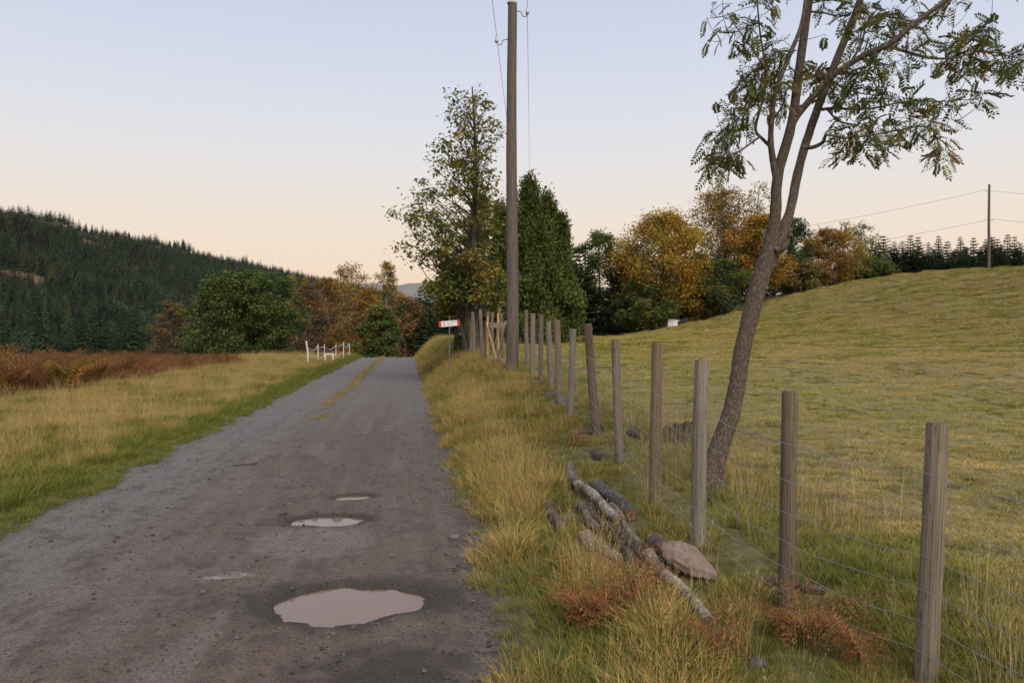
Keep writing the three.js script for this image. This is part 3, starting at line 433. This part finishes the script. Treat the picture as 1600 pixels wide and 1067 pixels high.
// ---------- fence ----------
const WOODS = [[0.26, 0.205, 0.15], [0.3, 0.26, 0.21], [0.22, 0.175, 0.13], [0.32, 0.29, 0.25]];
function postGeo(len, r, seed, col) { const k = mulberry(seed), p = [], rr = []; for (let j = 0; j <= 16; j++) { const f = j / 16; p.push(V(0.006 * Math.sin(f * 4 + seed), -0.25 + f * (len + 0.25 - 0.012), 0.006 * Math.cos(f * 3 + seed))); rr.push(r * (1 - 0.06 * f)); } p.push(V(p[16].x, len - 0.003, p[16].z)); rr.push(r * 0.86); p.push(V(p[16].x, len, p[16].z)); rr.push(r * 0.7); const g = new GB(), c2 = jit(col, k, 0.25); g.tube(p, rr, 14, c2, 0.035, true, [0.2, 0.18, 0.15]); return g.geo(); }
{
  const posts = [[1862, 2.45, 1.2, 0], [1452, 3.5, 1.15, 12], [1228, 4.25, 1.2, 8], [1092, 5.25, 1.24, 6], [1025, 6.3, 1.3, 1], [968, 7.75, 1.2, -7], [932, 9.3, 1.31, -13], [892, 10.7, 1.2, 3], [873, 12.2, 1.22, -3], [861, 13.2, 1.15, -4], [846, 14.3, 1.25, -1], [832, 15.8, 1.25, 0], [823, 17.4, 1.25, -1]];
  const base = ground(posts[2][0], posts[2][1]), t = thing('wire_fence', 'wire mesh sheep fence on round weathered wooden posts along the field', 'fence', [base.x, base.y, base.z]);
  const info = posts.map(([px, D, len, lean], k) => { const p = ground(px, D).sub(base), o = part('post', postGeo(len, 0.042 + 0.012 * ((k * 0.618) % 1), k + 40, WOODS[k % 4]), M.wood, t); o.position.copy(p); o.rotation.z = -(lean * D / F) / len; o.rotation.y = k; o.rotation.order = 'ZYX'; return { p, lean: lean * D / F, len }; });
  const on = (q, h) => V(q.p.x + q.lean * h / q.len - 0.052, q.p.y + h, q.p.z + 0.02), HS = [0.93, 0.74, 0.57, 0.42, 0.28, 0.15];
  HS.forEach((h, hi) => { const g = new GB(), pts = []; info.forEach((q, k) => { const A = on(q, h); pts.push(A); if (k < info.length - 1) { const B = on(info[k + 1], h); for (const f of [0.25, 0.5, 0.75]) { const m = V().lerpVectors(A, B, f); m.y -= 0.022 * Math.sin(Math.PI * f) + 0.006 * Math.sin(k * 5 + hi * 3 + f * 9); m.x += 0.006 * Math.sin(k * 3 + f * 7 + hi); pts.push(m); } } }); g.tube(curve(pts, 200), Array(201).fill(hi ? 0.0016 : 0.0021), 5, [1, 1, 1], 0, false); part('wire', g.geo(), M.steel, t); });
  for (let k = 0; k < info.length - 1; k++) { const n = Math.round(info[k].p.distanceTo(info[k + 1].p) / 0.15); for (let j = 1; j < n; j++) { const f = j / n, g = new GB(), pts = HS.map((h) => { const m = V().lerpVectors(on(info[k], h), on(info[k + 1], h), f); m.y -= 0.022 * Math.sin(Math.PI * f); m.x += 0.008 * Math.sin(j * 7 + h * 15); return m; }); g.tube(pts, HS.map(() => 0.001), 4, [1, 1, 1], 0, false); part('stay_wire', g.geo(), M.steel, t); } }
}
console.log('fence done');
// old grey stakes beyond the gate
{
  const r = mulberry(66);
  for (const [px, D, len] of [[735, 24, 1.35], [740.5, 23.5, 1.25], [753, 21.8, 1.35], [758.5, 21.4, 1.3], [768, 21, 1.25], [776, 20.6, 1.35], [729, 26, 1.3], [786, 19.6, 1.2]]) { const p = ground(px, D), o = part(numbered('old_stake'), postGeo(len, 0.05, px | 0, mixc(WOODS[0], WOODS[3], r())), M.wood, scene); o.position.copy(p); o.rotation.z = (r() - 0.5) * 0.1; tag(o, 'old grey stake standing among the rowan trunks beyond the gate', 'stake', 'old stakes beyond the gate'); }
  // the gate, seen almost end on
  const A = ground(797, 17.1), B = ground(764, 20.2), t = thing('wooden_gate', 'small gate of pale new boards with yellow cross braces behind the utility pole', 'gate', [A.x, A.y, A.z]), d = V().subVectors(B, A), yaw = Math.atan2(-d.z, d.x), L = Math.hypot(d.x, d.z);
  const pale = [0.85, 0.72, 0.52], yel = [0.8, 0.58, 0.26];
  const bar = (name, f0, y0, f1, y1, w, th, col, off = 0) => { const a = V(d.x * f0, d.y * f0 + y0, d.z * f0), b = V(d.x * f1, d.y * f1 + y1, d.z * f1), len = a.distanceTo(b), g = new THREE.BoxGeometry(len, w, th), c = new Float32Array(g.attributes.position.count * 3); for (let i = 0; i < c.length; i++) c[i] = col[i % 3]; g.setAttribute('color', new THREE.BufferAttribute(c, 3)); const o = part(name, g, M.wood, t); o.position.copy(a).add(b).multiplyScalar(0.5); o.position.x -= off; o.rotation.set(0, yaw, Math.atan2(b.y - a.y, Math.hypot(b.x - a.x, b.z - a.z)), 'YXZ'); return o; };
  bar('rail', 0, 0.95, 1, 0.93, 0.13, 0.03, pale); bar('rail', 0, 0.12, 1, 0.1, 0.13, 0.03, pale);
  bar('stile', 0.985, 0.02, 0.985, 1.15, 0.07, 0.035, yel, 0.04); bar('stile', 0.43, 0, 0.45, 1.22, 0.07, 0.035, yel, 0.04); bar('stile', 0.02, 0, 0.02, 1.05, 0.08, 0.035, pale, 0.04);
  bar('brace', 0.97, 0.1, 0.46, 1.0, 0.075, 0.03, yel, 0.075); bar('brace', 0.44, 0.98, 0.03, 0.12, 0.09, 0.03, pale, 0.075); bar('brace', 0.95, 0.88, 0.5, 0.15, 0.08, 0.025, pale, -0.04);
}
// ---------- utility poles and wires ----------
function pole(px, D, topPx, r, label, pins) {
  const p = ground(px, D), h = at(px, topPx, D).y - p.y, t = thing('utility_pole', label, 'utility pole', [p.x, p.y, p.z], 'wooden utility poles'), g = new GB(), pts = [], rr = [];
  for (let k = 0; k <= 24; k++) { pts.push(V(0.012 * Math.sin(k * 0.3), -0.4 + k / 24 * (h + 0.4), 0)); rr.push(r * (1 - 0.32 * k / 24)); }
  g.tube(pts, rr, 16, [0.19, 0.165, 0.155], 0.02); part('shaft', g.geo(), M.wood, t);
  const cap = new THREE.CylinderGeometry(r * 0.74, r * 0.76, 0.03, 16); part('cap', cap, M.grey, t).position.y = h + 0.012;
  const ends = [];
  for (const [side, drop] of pins) {
    const y = h - drop, b = new GB(), q = curve([V(side * r * 0.6, y + 0.05, 0), V(side * (r + 0.05), y + 0.03, 0), V(side * (r + 0.08), y - 0.05, 0), V(side * (r + 0.15), y - 0.06, 0), V(side * (r + 0.18), y, 0)], 14);
    b.tube(q, q.map(() => 0.009), 6, [0.1, 0.1, 0.1]); const hook = part('hook', b.geo(), M.cable, t);
    const lath = new THREE.LatheGeometry([[0, 0], [0.038, 0], [0.04, 0.05], [0.032, 0.055], [0.034, 0.1], [0.022, 0.115], [0.024, 0.14], [0, 0.145]].map(([a, c]) => new THREE.Vector2(a, c)), 14); const ins = part('insulator', lath, M.porcelain, t); ins.position.set(side * (r + 0.18), y - 0.01, 0);
    ends.push(V(p.x + side * (r + 0.18), p.y + y + 0.12, p.z));
  }
  return ends;
}
function wire(A, B, sag, r, label) { const mid = V().addVectors(A, B).multiplyScalar(0.5), pts = []; for (let k = 0; k <= 40; k++) { const f = k / 40, q = V().lerpVectors(A, B, f).sub(A); q.y -= sag * 4 * f * (1 - f); pts.push(q); } const g = new GB(); g.tube(pts, pts.map(() => r), 5, [1, 1, 1], 0, false); const o = part(numbered('power_line'), g.geo(), M.cable, scene); o.position.copy(A); tag(o, label, 'power line'); return mid; }
{
  const e = pole(800, 16.4, 8, 0.135, 'thick weathered utility pole standing beside the wooden gate', [[-1, 0.78], [1, 0.2]]);
  const f = pole(822, 62, 330, 0.15, 'utility pole hidden behind the junipers', [[-1, 0.78], [1, 0.2]]);
  wire(e[0], f[0], 0.5, 0.005, 'thin wire running from the lower insulator away behind the juniper'); wire(e[1], f[1], 0.5, 0.005, 'thin wire running from the upper insulator away behind the juniper');
  wire(e[0], V(-1.2, 9.5, 18), 0.6, 0.005, 'thin wire running from the lower insulator overhead along the road'); wire(e[1], V(0.25, 10, 18), 0.6, 0.005, 'thin wire running from the upper insulator overhead along the road');
  const b = pole(1545, 74, 289, 0.14, 'slim utility pole on top of the grass hill', [[-1, 0.6], [1, 3.3]]);
  const c = pole(1085, 96, 372, 0.14, 'utility pole inside the grove behind the field', [[-1, 0.6], [1, 3.3]]);
  wire(b[0], c[0], 0.5, 0.014, 'upper power line from the hill pole toward the grove'); wire(b[1], c[1], 0.5, 0.014, 'lower power line from the hill pole toward the grove');
  wire(b[0], at(1900, 300, 70), 0.6, 0.014, 'upper power line leaving the hill pole away from the grove'); wire(b[1], at(1900, 342, 70), 0.6, 0.014, 'lower power line leaving the hill pole away from the grove');
}
// ---------- road sign ----------
{
  const D = 22.5, p = ground(702, D), top = at(702, 500, D).y - p.y, t = thing('road_sign', 'white direction sign with red ends on a grey post by the road', 'sign', [p.x, p.y, p.z]);
  const g = new GB(); g.tube([V(0, -0.3, 0), V(0, top + 0.12, 0)], [0.02, 0.02], 10, [0.12, 0.11, 0.1]); part('post', g.geo(), M.plain, t);
  const board = new THREE.Group(); board.name = 'board'; board.position.set(0, top - 0.1, 0.05); board.rotation.set(0, 0.35, 0.09); board.scale.setScalar(0.75); t.add(board);
  const cv = document.createElement('canvas'); cv.width = 256; cv.height = 96; const x = cv.getContext('2d'); x.fillStyle = '#e6e4e8'; x.fillRect(0, 0, 256, 96); x.fillStyle = '#2a2e48';
  for (const [a, b, w] of [[18, 20, 46], [96, 18, 34], [160, 16, 78], [34, 56, 44], [104, 56, 84]]) for (let k = 0; k < w; k += 11) { x.fillRect(a + k, b, 3, 18); x.fillRect(a + k, b + ((k * 7) % 3) * 7, 8, 3); x.fillRect(a + k + 6, b + 4, 2, 14); }
  const tx = new THREE.CanvasTexture(cv); tx.colorSpace = THREE.SRGBColorSpace; tx.magFilter = THREE.LinearFilter;
  part('panel', new THREE.BoxGeometry(0.62, 0.21, 0.02), std({ map: tx, roughness: 0.6, color: new THREE.Color(0.85, 0.85, 0.85) }), board);
  for (const s of [-1, 1]) part('red_end', new THREE.BoxGeometry(0.09, 0.215, 0.024), M.red, board).position.x = s * 0.356;
}
// ---------- white rope fence ----------
{
  const P = [[480, 38, 1.15, 0.045], [496, 40, 1.0, 0.025], [506, 42, 1.0, 0.02], [524, 44, 1.0, 0.02], [536, 46, 1.0, 0.025], [545, 48, 0.95, 0.02]], o0 = ground(480, 38), t = thing('rope_fence', 'white paddock fence of posts and slack rope by the road crest', 'fence', [o0.x, o0.y, o0.z]);
  const info = P.map(([px, D, len, r], k) => { const p = ground(px, D).sub(o0), g = new GB(); g.tube([V(0, -0.3, 0), V(0.02, len * 0.5, 0), V(k ? 0.02 : -0.06, len, 0)], [r, r, r * 0.9], 8, [0.6, 0.58, 0.6], 0.03); part('post', g.geo(), M.plain, t).position.copy(p); return V(p.x, p.y, p.z + r); });
  for (const h of [0.88, 0.42]) for (let k = 0; k < info.length - 1; k++) { const A = info[k].clone(), B = info[k + 1].clone(); A.y += h; B.y += h; const pts = []; for (let j = 0; j <= 8; j++) { const f = j / 8, m = V().lerpVectors(A, B, f); m.y -= (0.12 + 0.06 * Math.sin(k * 3 + h * 9)) * 4 * f * (1 - f); pts.push(m); } const g = new GB(); g.tube(pts, pts.map(() => 0.013), 5, [0.6, 0.58, 0.6], 0, false); part('rope', g.geo(), M.plain, t); }
  const p = ground(514, 41), b = thing('white_crate', 'small white frame standing in the grass inside the rope fence', 'frame', [p.x, p.y, p.z]);
  for (const [x, y, w, h] of [[-0.2, 0.25, 0.05, 0.5], [0.2, 0.25, 0.05, 0.5], [0, 0.48, 0.35, 0.05]]) part('bar', new THREE.BoxGeometry(w, h, 0.04), M.white, b).position.set(x, y, 0);
}
// white water tank at the edge of the grove
{
  const D = 78, p = ground(1050, D), t = thing('water_tank', 'small white water tank at the edge of the field under the golden maple', 'tank', [p.x, p.y, p.z]);
  const sh = new THREE.Shape(); sh.moveTo(-0.45, 0); sh.lineTo(0.45, 0); sh.lineTo(0.45, 0.62); sh.quadraticCurveTo(0.4, 0.74, 0, 0.76); sh.quadraticCurveTo(-0.4, 0.74, -0.45, 0.62); const g = new THREE.ExtrudeGeometry(sh, { depth: 0.8, bevelSize: 0.03, bevelThickness: 0.03, bevelSegments: 2 }); part('body', g, M.white, t).position.z = -0.4;
  part('seam', new THREE.BoxGeometry(0.03, 0.6, 0.02), M.grey, t).position.set(0, 0.33, 0.44); part('spout', new THREE.BoxGeometry(0.22, 0.08, 0.1), M.white, t).position.set(0.56, 0.66, 0.2);
}
// ---------- logs, stump, slab ----------
const keepOut = [];
function log(name, a, b, r0, col, label, end = [0.3, 0.22, 0.14], lift = 0.6, group) { const r = r0 * 0.9, A = hit(...a), B = hit(...b); keepOut.push([A.x, -A.z, B.x, -B.z, r * 1.5 + 0.05]); A.y += r * lift; B.y += r * lift; const o = A.clone(), d = V().subVectors(B, A), g = new GB(), pts = [], rr = [], k0 = a[0]; for (let k = 0; k <= 10; k++) { const f = k / 10; pts.push(V(d.x * f + 0.012 * Math.sin(f * 7 + k0), d.y * f + 0.01 * Math.sin(f * 5 + k0) + r * 0.2, d.z * f)); rr.push(r * (1 - 0.15 * f)); } g.tube(pts, rr, 14, (q) => mixc(col, mixc(col, [0.1, 0.08, 0.06], 0.75), ss(0.1, 0.5, N2(q * 4 + k0, k0 * 0.37))), 0.16, true, end); const m = part(numbered(name), g.geo(), M.bark, scene); m.position.copy(o); return tag(m, label, 'log', group); }
log('birch_log', [888, 742], [906, 776], 0.05, [0.3, 0.26, 0.23], 'short pale birch log at the far end of the wood pile', undefined, 1.2);
log('birch_log', [904, 770], [968, 830], 0.045, [0.55, 0.48, 0.41], 'pale birch log lying along the top of the wood pile', [0.4, 0.3, 0.2], 1.8);
log('grey_log', [934, 768], [990, 818], 0.07, [0.17, 0.145, 0.13], 'thick grey log on the fence side of the wood pile');
log('grey_log', [857, 798], [876, 834], 0.045, [0.2, 0.16, 0.14], 'short grey log half hidden in the roadside grass');
log('grey_log', [914, 850], [968, 894], 0.055, [0.38, 0.31, 0.26], 'brownish log on the road side of the wood pile');
log('cut_log', [1018, 862], [1062, 892], 0.055, [0.2, 0.16, 0.13], 'short dark ended log beside the pinkish boulder', [0.06, 0.045, 0.035], 1.2);
log('birch_log', [1015, 885], [1112, 1002], 0.04, [0.54, 0.48, 0.43], 'long thin pale birch trunk pointing away from the wood pile', undefined, 1.9);
log('rotten_log', [948, 832], [1012, 884], 0.05, [0.075, 0.06, 0.05], 'dark rotten log in the middle of the wood pile', [0.05, 0.04, 0.03], 0.8);
log('rotten_log', [972, 850], [996, 915], 0.04, [0.11, 0.085, 0.065], 'dark rotten branch lying across the wood pile', undefined, 0.8);
log('rotten_log', [920, 800], [960, 850], 0.045, [0.1, 0.075, 0.06], 'dark mossy log under the pale birch log', undefined, 0.5);
log('rotten_log', [905, 800], [935, 838], 0.04, [0.22, 0.18, 0.15], 'grey broken branch beside the pale birch log', undefined, 0.9);
log('rotten_log', [955, 800], [1000, 862], 0.03, [0.3, 0.25, 0.21], 'thin barkless branch on the fence side of the rotten logs', undefined, 1.6);
log('rotten_log', [985, 880], [1030, 920], 0.03, [0.15, 0.11, 0.085], 'short brown branch under the long thin birch trunk', undefined, 0.9);
log('fallen_branch', [890, 682], [932, 680], 0.035, [0.2, 0.16, 0.13], 'fallen branch in the grass beyond the wood pile');
log('fallen_branch', [985, 680], [1008, 694], 0.05, [0.15, 0.13, 0.12], 'stubby grey branch at the foot of the fence');
log('fallen_branch', [925, 714], [945, 722], 0.045, [0.13, 0.11, 0.1], 'small dark chunk of wood in the grass between pile and fence');
log('bark_slab', [1200, 918], [1290, 930], 0.035, [0.2, 0.12, 0.1], 'reddish slab of split bark lying behind a fence post');
{ const a = hit(1075, 893), b = hit(1072, 690); keepOut.push([a.x, -a.z, a.x, -a.z - 0.01, 0.2], [b.x, -b.z, b.x, -b.z - 0.01, 0.28]); }
{
  const p = hit(1072, 690), t = thing('tree_stump', 'splintered grey stump of old wood behind the fence beside the rowan', 'stump', [p.x, p.y, p.z]), r = mulberry(8);
  for (let k = 0; k < 16; k++) { const g = new GB(), a = r() * 6.28, d = 0.16 * Math.sqrt(r()), h = 0.14 + 0.14 * r() * (1 - d), x = Math.cos(a) * d * 1.3, z = Math.sin(a) * d; g.tube([V(x, -0.1, z), V(x * 1.05 + 0.02 * gauss(r), h * 0.6, z), V(x + 0.05 * gauss(r), h, z + 0.04 * gauss(r))], [0.08, 0.07, 0.03], 7, jit([0.16, 0.135, 0.135], r, 0.5), 0.25); part('splinter', g.geo(), M.bark, t); }
}
// ---------- bracken ----------
function frondGeo(seed, dead) { const r = mulberry(seed), g = new GB(), S = (f) => V(0, f * 0.75 - 0.35 * f * f * f, 0.55 * f * f), pts = [0, 0.2, 0.4, 0.6, 0.8, 1].map(S), cols = dead ? [[0.3, 0.125, 0.045], [0.23, 0.115, 0.05], [0.34, 0.165, 0.055]] : [[0.33, 0.2, 0.025], [0.2, 0.17, 0.03]]; g.tube(pts, pts.map((_, k) => 0.004 - 0.0005 * k), 4, [0.15, 0.08, 0.03], 0, false);
  for (let j = 0; j < 13; j++) for (const sd of [-1, 1]) { const f = 0.28 + j * 0.055, P = S(f), L = 0.24 * (1 - Math.pow((f - 0.28) / 0.75, 1.1)) * (0.75 + 0.4 * r()) + 0.02, dir = V(sd, -0.25 - 0.4 * r(), 0.35).normalize(), c = jit(cols[Math.floor(r() * cols.length)], r, 0.5); for (let q = 0; q < 7; q++) for (const s2 of [-1, 1]) { const e = 0.08 + q * 0.135, b = V(P.x + dir.x * L * e, P.y + dir.y * L * e - 0.012 * q * r(), P.z + dir.z * L * e); g.leaf(b, V(dir.x * 0.7, dir.y - 0.35 * r(), dir.z + s2 * 0.85).normalize(), V(0.3 * s2, 1, 0.2), L * (0.3 - 0.03 * q), L * 0.022 + 0.0015, jit(c, r, 0.35)); } }
  return g.geo(); }
const fronds = [1, 2, 3, 4].map((k) => frondGeo(k * 17, true)), yellowFronds = [5, 6].map((k) => frondGeo(k * 17, false));
{
  const r = mulberry(404);
  for (const [px, py, n, sc, label] of [[930, 985, 9, 0.62, 'large rust brown bracken plant in front of the wood pile'], [1000, 965, 6, 0.55, 'rust brown bracken beside the long thin birch trunk'], [1128, 1040, 6, 0.42, 'drooping brown bracken at the end of the thin birch trunk'], [1262, 1010, 7, 0.6, 'feathery brown bracken growing through the wire fence'], [1345, 1045, 5, 0.5, 'sparse brown bracken between the two largest fence posts'], [935, 672, 4, 0.42, 'small orange bracken at the foot of the fence'], [1310, 780, 3, 0.2, 'tiny dark brown bracken tuft out in the field'], [905, 700, 3, 0.4, 'withered bracken beyond the wood pile']]) {
    const p = hit(px, py), t = thing('bracken_plant', label, 'fern', [p.x, p.y - 0.03, p.z]);
    const nf = Math.ceil(n * 0.8); for (let k = 0; k < nf; k++) { const o = part('frond', fronds[k % 4], M.leaf, t); o.rotation.set(0, k / nf * 6.28 + r(), 0); o.rotateX(-0.55 + 0.8 * r()); o.scale.setScalar(sc * 1.25 * (0.7 + 0.5 * r())); }
  }
  const put = (geo, list, name, label) => { const im = shade(new THREE.InstancedMesh(geo, M.leaf, list.length)), m = new THREE.Matrix4(), q = new THREE.Quaternion(), e = new THREE.Euler(), col = new THREE.Color(); list.forEach(([x, y, z, sc, a, b], k) => { e.set(0.5 * b - 0.45, a * 6.283, 0, 'YXZ'); q.setFromEuler(e); m.compose(V(x, y, z), q, V(sc, sc, sc)); im.setMatrixAt(k, m); const v = 0.65 + 0.6 * b; im.setColorAt(k, col.setRGB(v, v, v)); }); im.name = numbered(name); tag(im, label, 'bracken', 'bracken beyond the grass'); kind(im, 'stuff'); scene.add(im); };
  const lists = [[], [], [], [], []];
  for (let k = 0; k < 15000; k++) { const s = 8 + 34 * Math.pow(r(), 1.1), edge = lerp(-9.4, -8.0, ss(15, 45, s)) + 0.8 * N2(s * 0.3, 7), u = edge - 5.5 * Math.pow(r(), 0.9), [X, D] = xd(u, s); if (X / D < -0.75) continue; const y = H(X, D), yel = N2(X * 0.3 + 9, D * 0.3) > 0.35 && r() < 0.6; lists[yel ? 4 : k % 4].push([X, y - 0.05, -D, (1.0 + 0.8 * r()) * (1.1 + 0.45 * N2(X * 0.45, D * 0.45)) * lerp(1, 0.5, ss(18, 42, s)), r(), r()]); }
  lists.forEach((l, k) => put(k < 4 ? fronds[k] : yellowFronds[0], l, 'bracken_thicket', 'rust and ochre bracken thicket along the far side of the grass'));
}
// small dark shrub near the sign and grass-covered mound
{ const p = ground(720, 27); broadleaf('small_shrub', 'small dark green shrub on the bank below the road sign', { p, h: 0.62, w: 0.75, seed: 31, colors: [G.deep, G.mid], leaves: 2200, clumps: 40, leaf: 0.05, base: 0.05, trunkR: 0.015, category: 'shrub' }); }
console.log('things done');
// ---------- grass ----------
function tuftGeo(seed, n, spread, wid, bend, heads, seg = 3) {
  const r = mulberry(seed), g = new GB();
  for (let k = 0; k < n; k++) {
    const a = r() * 6.283, d = spread * Math.sqrt(r()), x = Math.cos(a) * d, z = Math.sin(a) * d, h = 0.55 + 0.5 * r(), b = bend * (0.3 + 1.1 * r()), ba = a + gauss(r), bx = Math.cos(ba) * b, bz = Math.sin(ba) * b, fa = r() * 3.14, wx = Math.cos(fa) * wid, wz = Math.sin(fa) * wid, q0 = r(), c = jit(heads ? [1, 1, 1] : q0 < 0.22 ? [1.7, 1.25, 1.3] : q0 < 0.5 ? [0.75, 0.95, 0.7] : [1, 1, 1], r, 0.6); let pl = -1, pr = -1;
    for (let j = 0; j <= seg; j++) { const f = j / seg, w = 1 - 0.9 * f, X = x + bx * f * f, Y = h * f * (1 - 0.35 * b * f), Z = z + bz * f * f, l = g.v(X - wx * w, Y, Z - wz * w, wz / wid, 0.5, -wx / wid, c), q = g.v(X + wx * w, Y, Z + wz * w, wz / wid, 0.5, -wx / wid, c); if (j) g.i.push(pl, pr, l, l, pr, q); pl = l; pr = q; }
    if (heads && r() < 0.6) for (let j = 0; j < 5; j++) { const f = 0.8 + 0.05 * j, P = V(x + bx * f * f, h * f * (1 - 0.35 * b * f), z + bz * f * f); g.leaf(P, V(gauss(r) * 0.5 + bx, 0.8, gauss(r) * 0.5 + bz).normalize(), V(gauss(r), 0.2, gauss(r)), 0.05, 0.0032, jit([1.05, 0.95, 0.9], r, 0.3)); }
  }
  const geo = g.geo(); geo.computeVertexNormals(); return geo;
}
{
  const kinds = { tall: [1, 2, 3].map((k) => tuftGeo(500 + k, 15, 0.2, 0.0024, 0.2, true, 4)), short: [1, 2, 3].map((k) => tuftGeo(520 + k, 26, 0.55, 0.022, 0.7, false, 3)), fine: [1, 2].map((k) => tuftGeo(540 + k, 30, 0.8, 0.03, 0.8, false, 2)) }, lists = {};
  const free = (X, D) => !keepOut.some(([a, b, c, d, w]) => { const f = clamp(((X - a) * (c - a) + (D - b) * (d - b)) / ((c - a) ** 2 + (d - b) ** 2 + 1e-6)); return Math.hypot(X - a - f * (c - a), D - b - f * (d - b)) < w; });
  const add = (type, X, D, sc, col, r) => { if (D < 10 && X > -1 && !free(X, D)) return; const k = type + Math.floor(r() * kinds[type].length); (lists[k] ??= []).push([X, H(X, D) - 0.015, D, sc, r(), col]); };
  const gold = [0.39, 0.275, 0.105], straw = [0.42, 0.33, 0.155], green = [0.095, 0.12, 0.026], olive = [0.26, 0.22, 0.06], lime = [0.25, 0.25, 0.05], r = mulberry(2024);
  const inView = (X, D) => D > 1.2 && Math.abs(X / D) < 0.75;
  // the bank between road and fence
  for (let k = 0; k < 34000; k++) {
    const s = 1.6 + 62 * Math.pow(r(), 2.1), u = edgeR(s) - 0.02 + 2.4 * Math.pow(r(), 0.85), [X, D] = xd(u, s); if (!inView(X, D)) continue;
    const n = 0.5 + 0.5 * N2(X * 0.9, D * 0.9), e = u - edgeR(s), big = lerp(1, 1.3, ss(10, 45, s)) * (1 - 0.35 * ss(1.2, 1.7, e)) * (0.7 + 0.5 * ss(0.3, 0.7, n));
    if (e > 0.15 && r() < 0.24 * ss(0.4, 0.72, n) * (1 - 0.96 * ss(0.8, 1.15, e) * (1 - 0.6 * ss(9, 14, s))) * (1 - 0.8 * ss(5.0, 3.6, s)) + 0.01) add('tall', X, D, (0.24 + 0.24 * r()) * (e < 0.4 ? 0.7 : 1) * (1 - 0.4 * ss(1.2, 1.7, e)), mixc(gold, straw, r()), r);
    else add('short', X, D, (0.1 + 0.12 * r()) * (e < 0.2 ? 0.6 : 1) * (1 - 0.4 * ss(0.8, 1.2, e) * (1 - ss(8, 12, s))) * big, mixc(mixc(green, olive, r() * (0.4 + 0.6 * n)), gold, clamp((0.9 - 0.55 * ss(0.9, 1.3, e) * (1 - ss(9, 14, s))) * ss(0.3, 0.8, n) * r() + (e < 0.25 ? 0.12 : 0))), r);
  }
  // the other side of the road
  for (let k = 0; k < 46000; k++) {
    const s = 3 + 58 * Math.pow(r(), 1.6), u = edgeL(s) + 0.03 - 7.2 * Math.pow(r(), 1.15), [X, D] = xd(u, s); if (!inView(X, D)) continue;
    const n = 0.5 + 0.5 * N2(X * 0.5 + 20, D * 0.5), e = edgeL(s) - u, big = lerp(1, 1.6, ss(12, 45, s));
    if (e > 0.5 && r() < 0.3 * ss(0.35, 0.75, n)) add('tall', X, D, (0.26 + 0.22 * r()) * (e < 1 ? 0.75 : 1), mixc(gold, straw, r()), r);
    else add('short', X, D, (0.1 + 0.12 * r()) * big * (e < 0.3 ? 0.6 : 1), e < 0.6 ? mixc(green, lime, 0.4 * r()) : mixc(mixc(green, olive, r() * (0.3 + 0.9 * n)), gold, 0.95 * ss(0.25, 0.8, n) * r()), r);
  }
  // the grazed field
  for (let k = 0; k < 90000; k++) {
    const D = 2 + 84 * Math.pow(r(), 1.9), X = -2 + (D * 0.72 + 2) * r(), [u] = us(X, D); if (u < 2.3 || !inView(X, D)) continue;
    const n = 0.5 + 0.5 * N2(X * 0.35, D * 0.35), n2 = 0.5 + 0.5 * N3(X * 1.9, D * 1.9), n3 = 0.5 + 0.5 * N2(X * 0.09, D * 0.06 + 40), near = 1 - ss(0.2, 1.6, u - 2.4), big = lerp(1, 3.2, ss(6, 60, D));
    const c = mixc(mixc(lime, straw, clamp(0.1 + 0.55 * ss(0.3, 0.8, 0.55 * n + 0.45 * n3) + 0.6 * (r() - 0.5))), green, 0.85 * ss(0.5, 0.8, n2 * 0.6 + (1 - n) * 0.4));
    if (near > 0.3 && r() < 0.035 && n > 0.4) add('tall', X, D, 0.35 + 0.2 * r(), straw, r);
    else add(near > 0.4 ? 'short' : 'fine', X, D, (0.055 + 0.05 * r()) * big * (1 + 0.35 * near), mixc(c, green, 0.8 * near * (0.4 + 0.6 * r())), r);
  }
  // the strip between the wheel tracks
  for (let k = 0; k < 1800; k++) { const s = 9.5 + 46 * r(), u = -1.68 + 0.12 * N2(s * 0.4, 5) + (0.09 + 0.11 * (0.5 + 0.5 * N2(s * 0.7, 50))) * gauss(r), [X, D] = xd(u, s); if (N2(s * 0.5, 77) + ss(9, 26, s) * 1.3 < 0.45 + 0.7 * r()) continue; const l = lists['short' + (k % 3)] ??= []; l.push([X, roadH(u, s) - 0.01, D, 0.045 + 0.05 * r(), r(), mixc([0.3, 0.24, 0.11], [0.16, 0.15, 0.05], r())]); }
  const m = new THREE.Matrix4(), q = new THREE.Quaternion(), col = new THREE.Color();
  for (const [k, l] of Object.entries(lists)) {
    const type = k.slice(0, -1), im = shade(new THREE.InstancedMesh(kinds[type][+k.slice(-1)], M.grass, l.length));
    l.forEach(([X, y, D, sc, a, c], i) => { q.setFromAxisAngle(V(0, 1, 0), a * 6.283); m.compose(V(X, y, -D), q, V(sc, type === 'tall' ? sc * 1.2 : type === 'fine' ? sc * 0.55 : sc, sc)); im.setMatrixAt(i, m); const v = 0.8 + 0.4 * ((a * 9.7) % 1); im.setColorAt(i, col.setRGB(c[0] * v, c[1] * v, c[2] * v)); });
    im.name = numbered(type === 'tall' ? 'dry_grass' : type === 'short' ? 'verge_grass' : 'field_grass'); tag(im, type === 'tall' ? 'tall golden dry grass stalks along the verges' : type === 'short' ? 'short green and straw coloured grass on the verges' : 'grazed yellowish grass covering the field', 'grass', type + ' grass'); kind(im, 'stuff'); scene.add(im);
  }
  console.log('grass', Object.values(lists).map((l) => l.length).join(' '));
}
renderer.render(scene, camera);
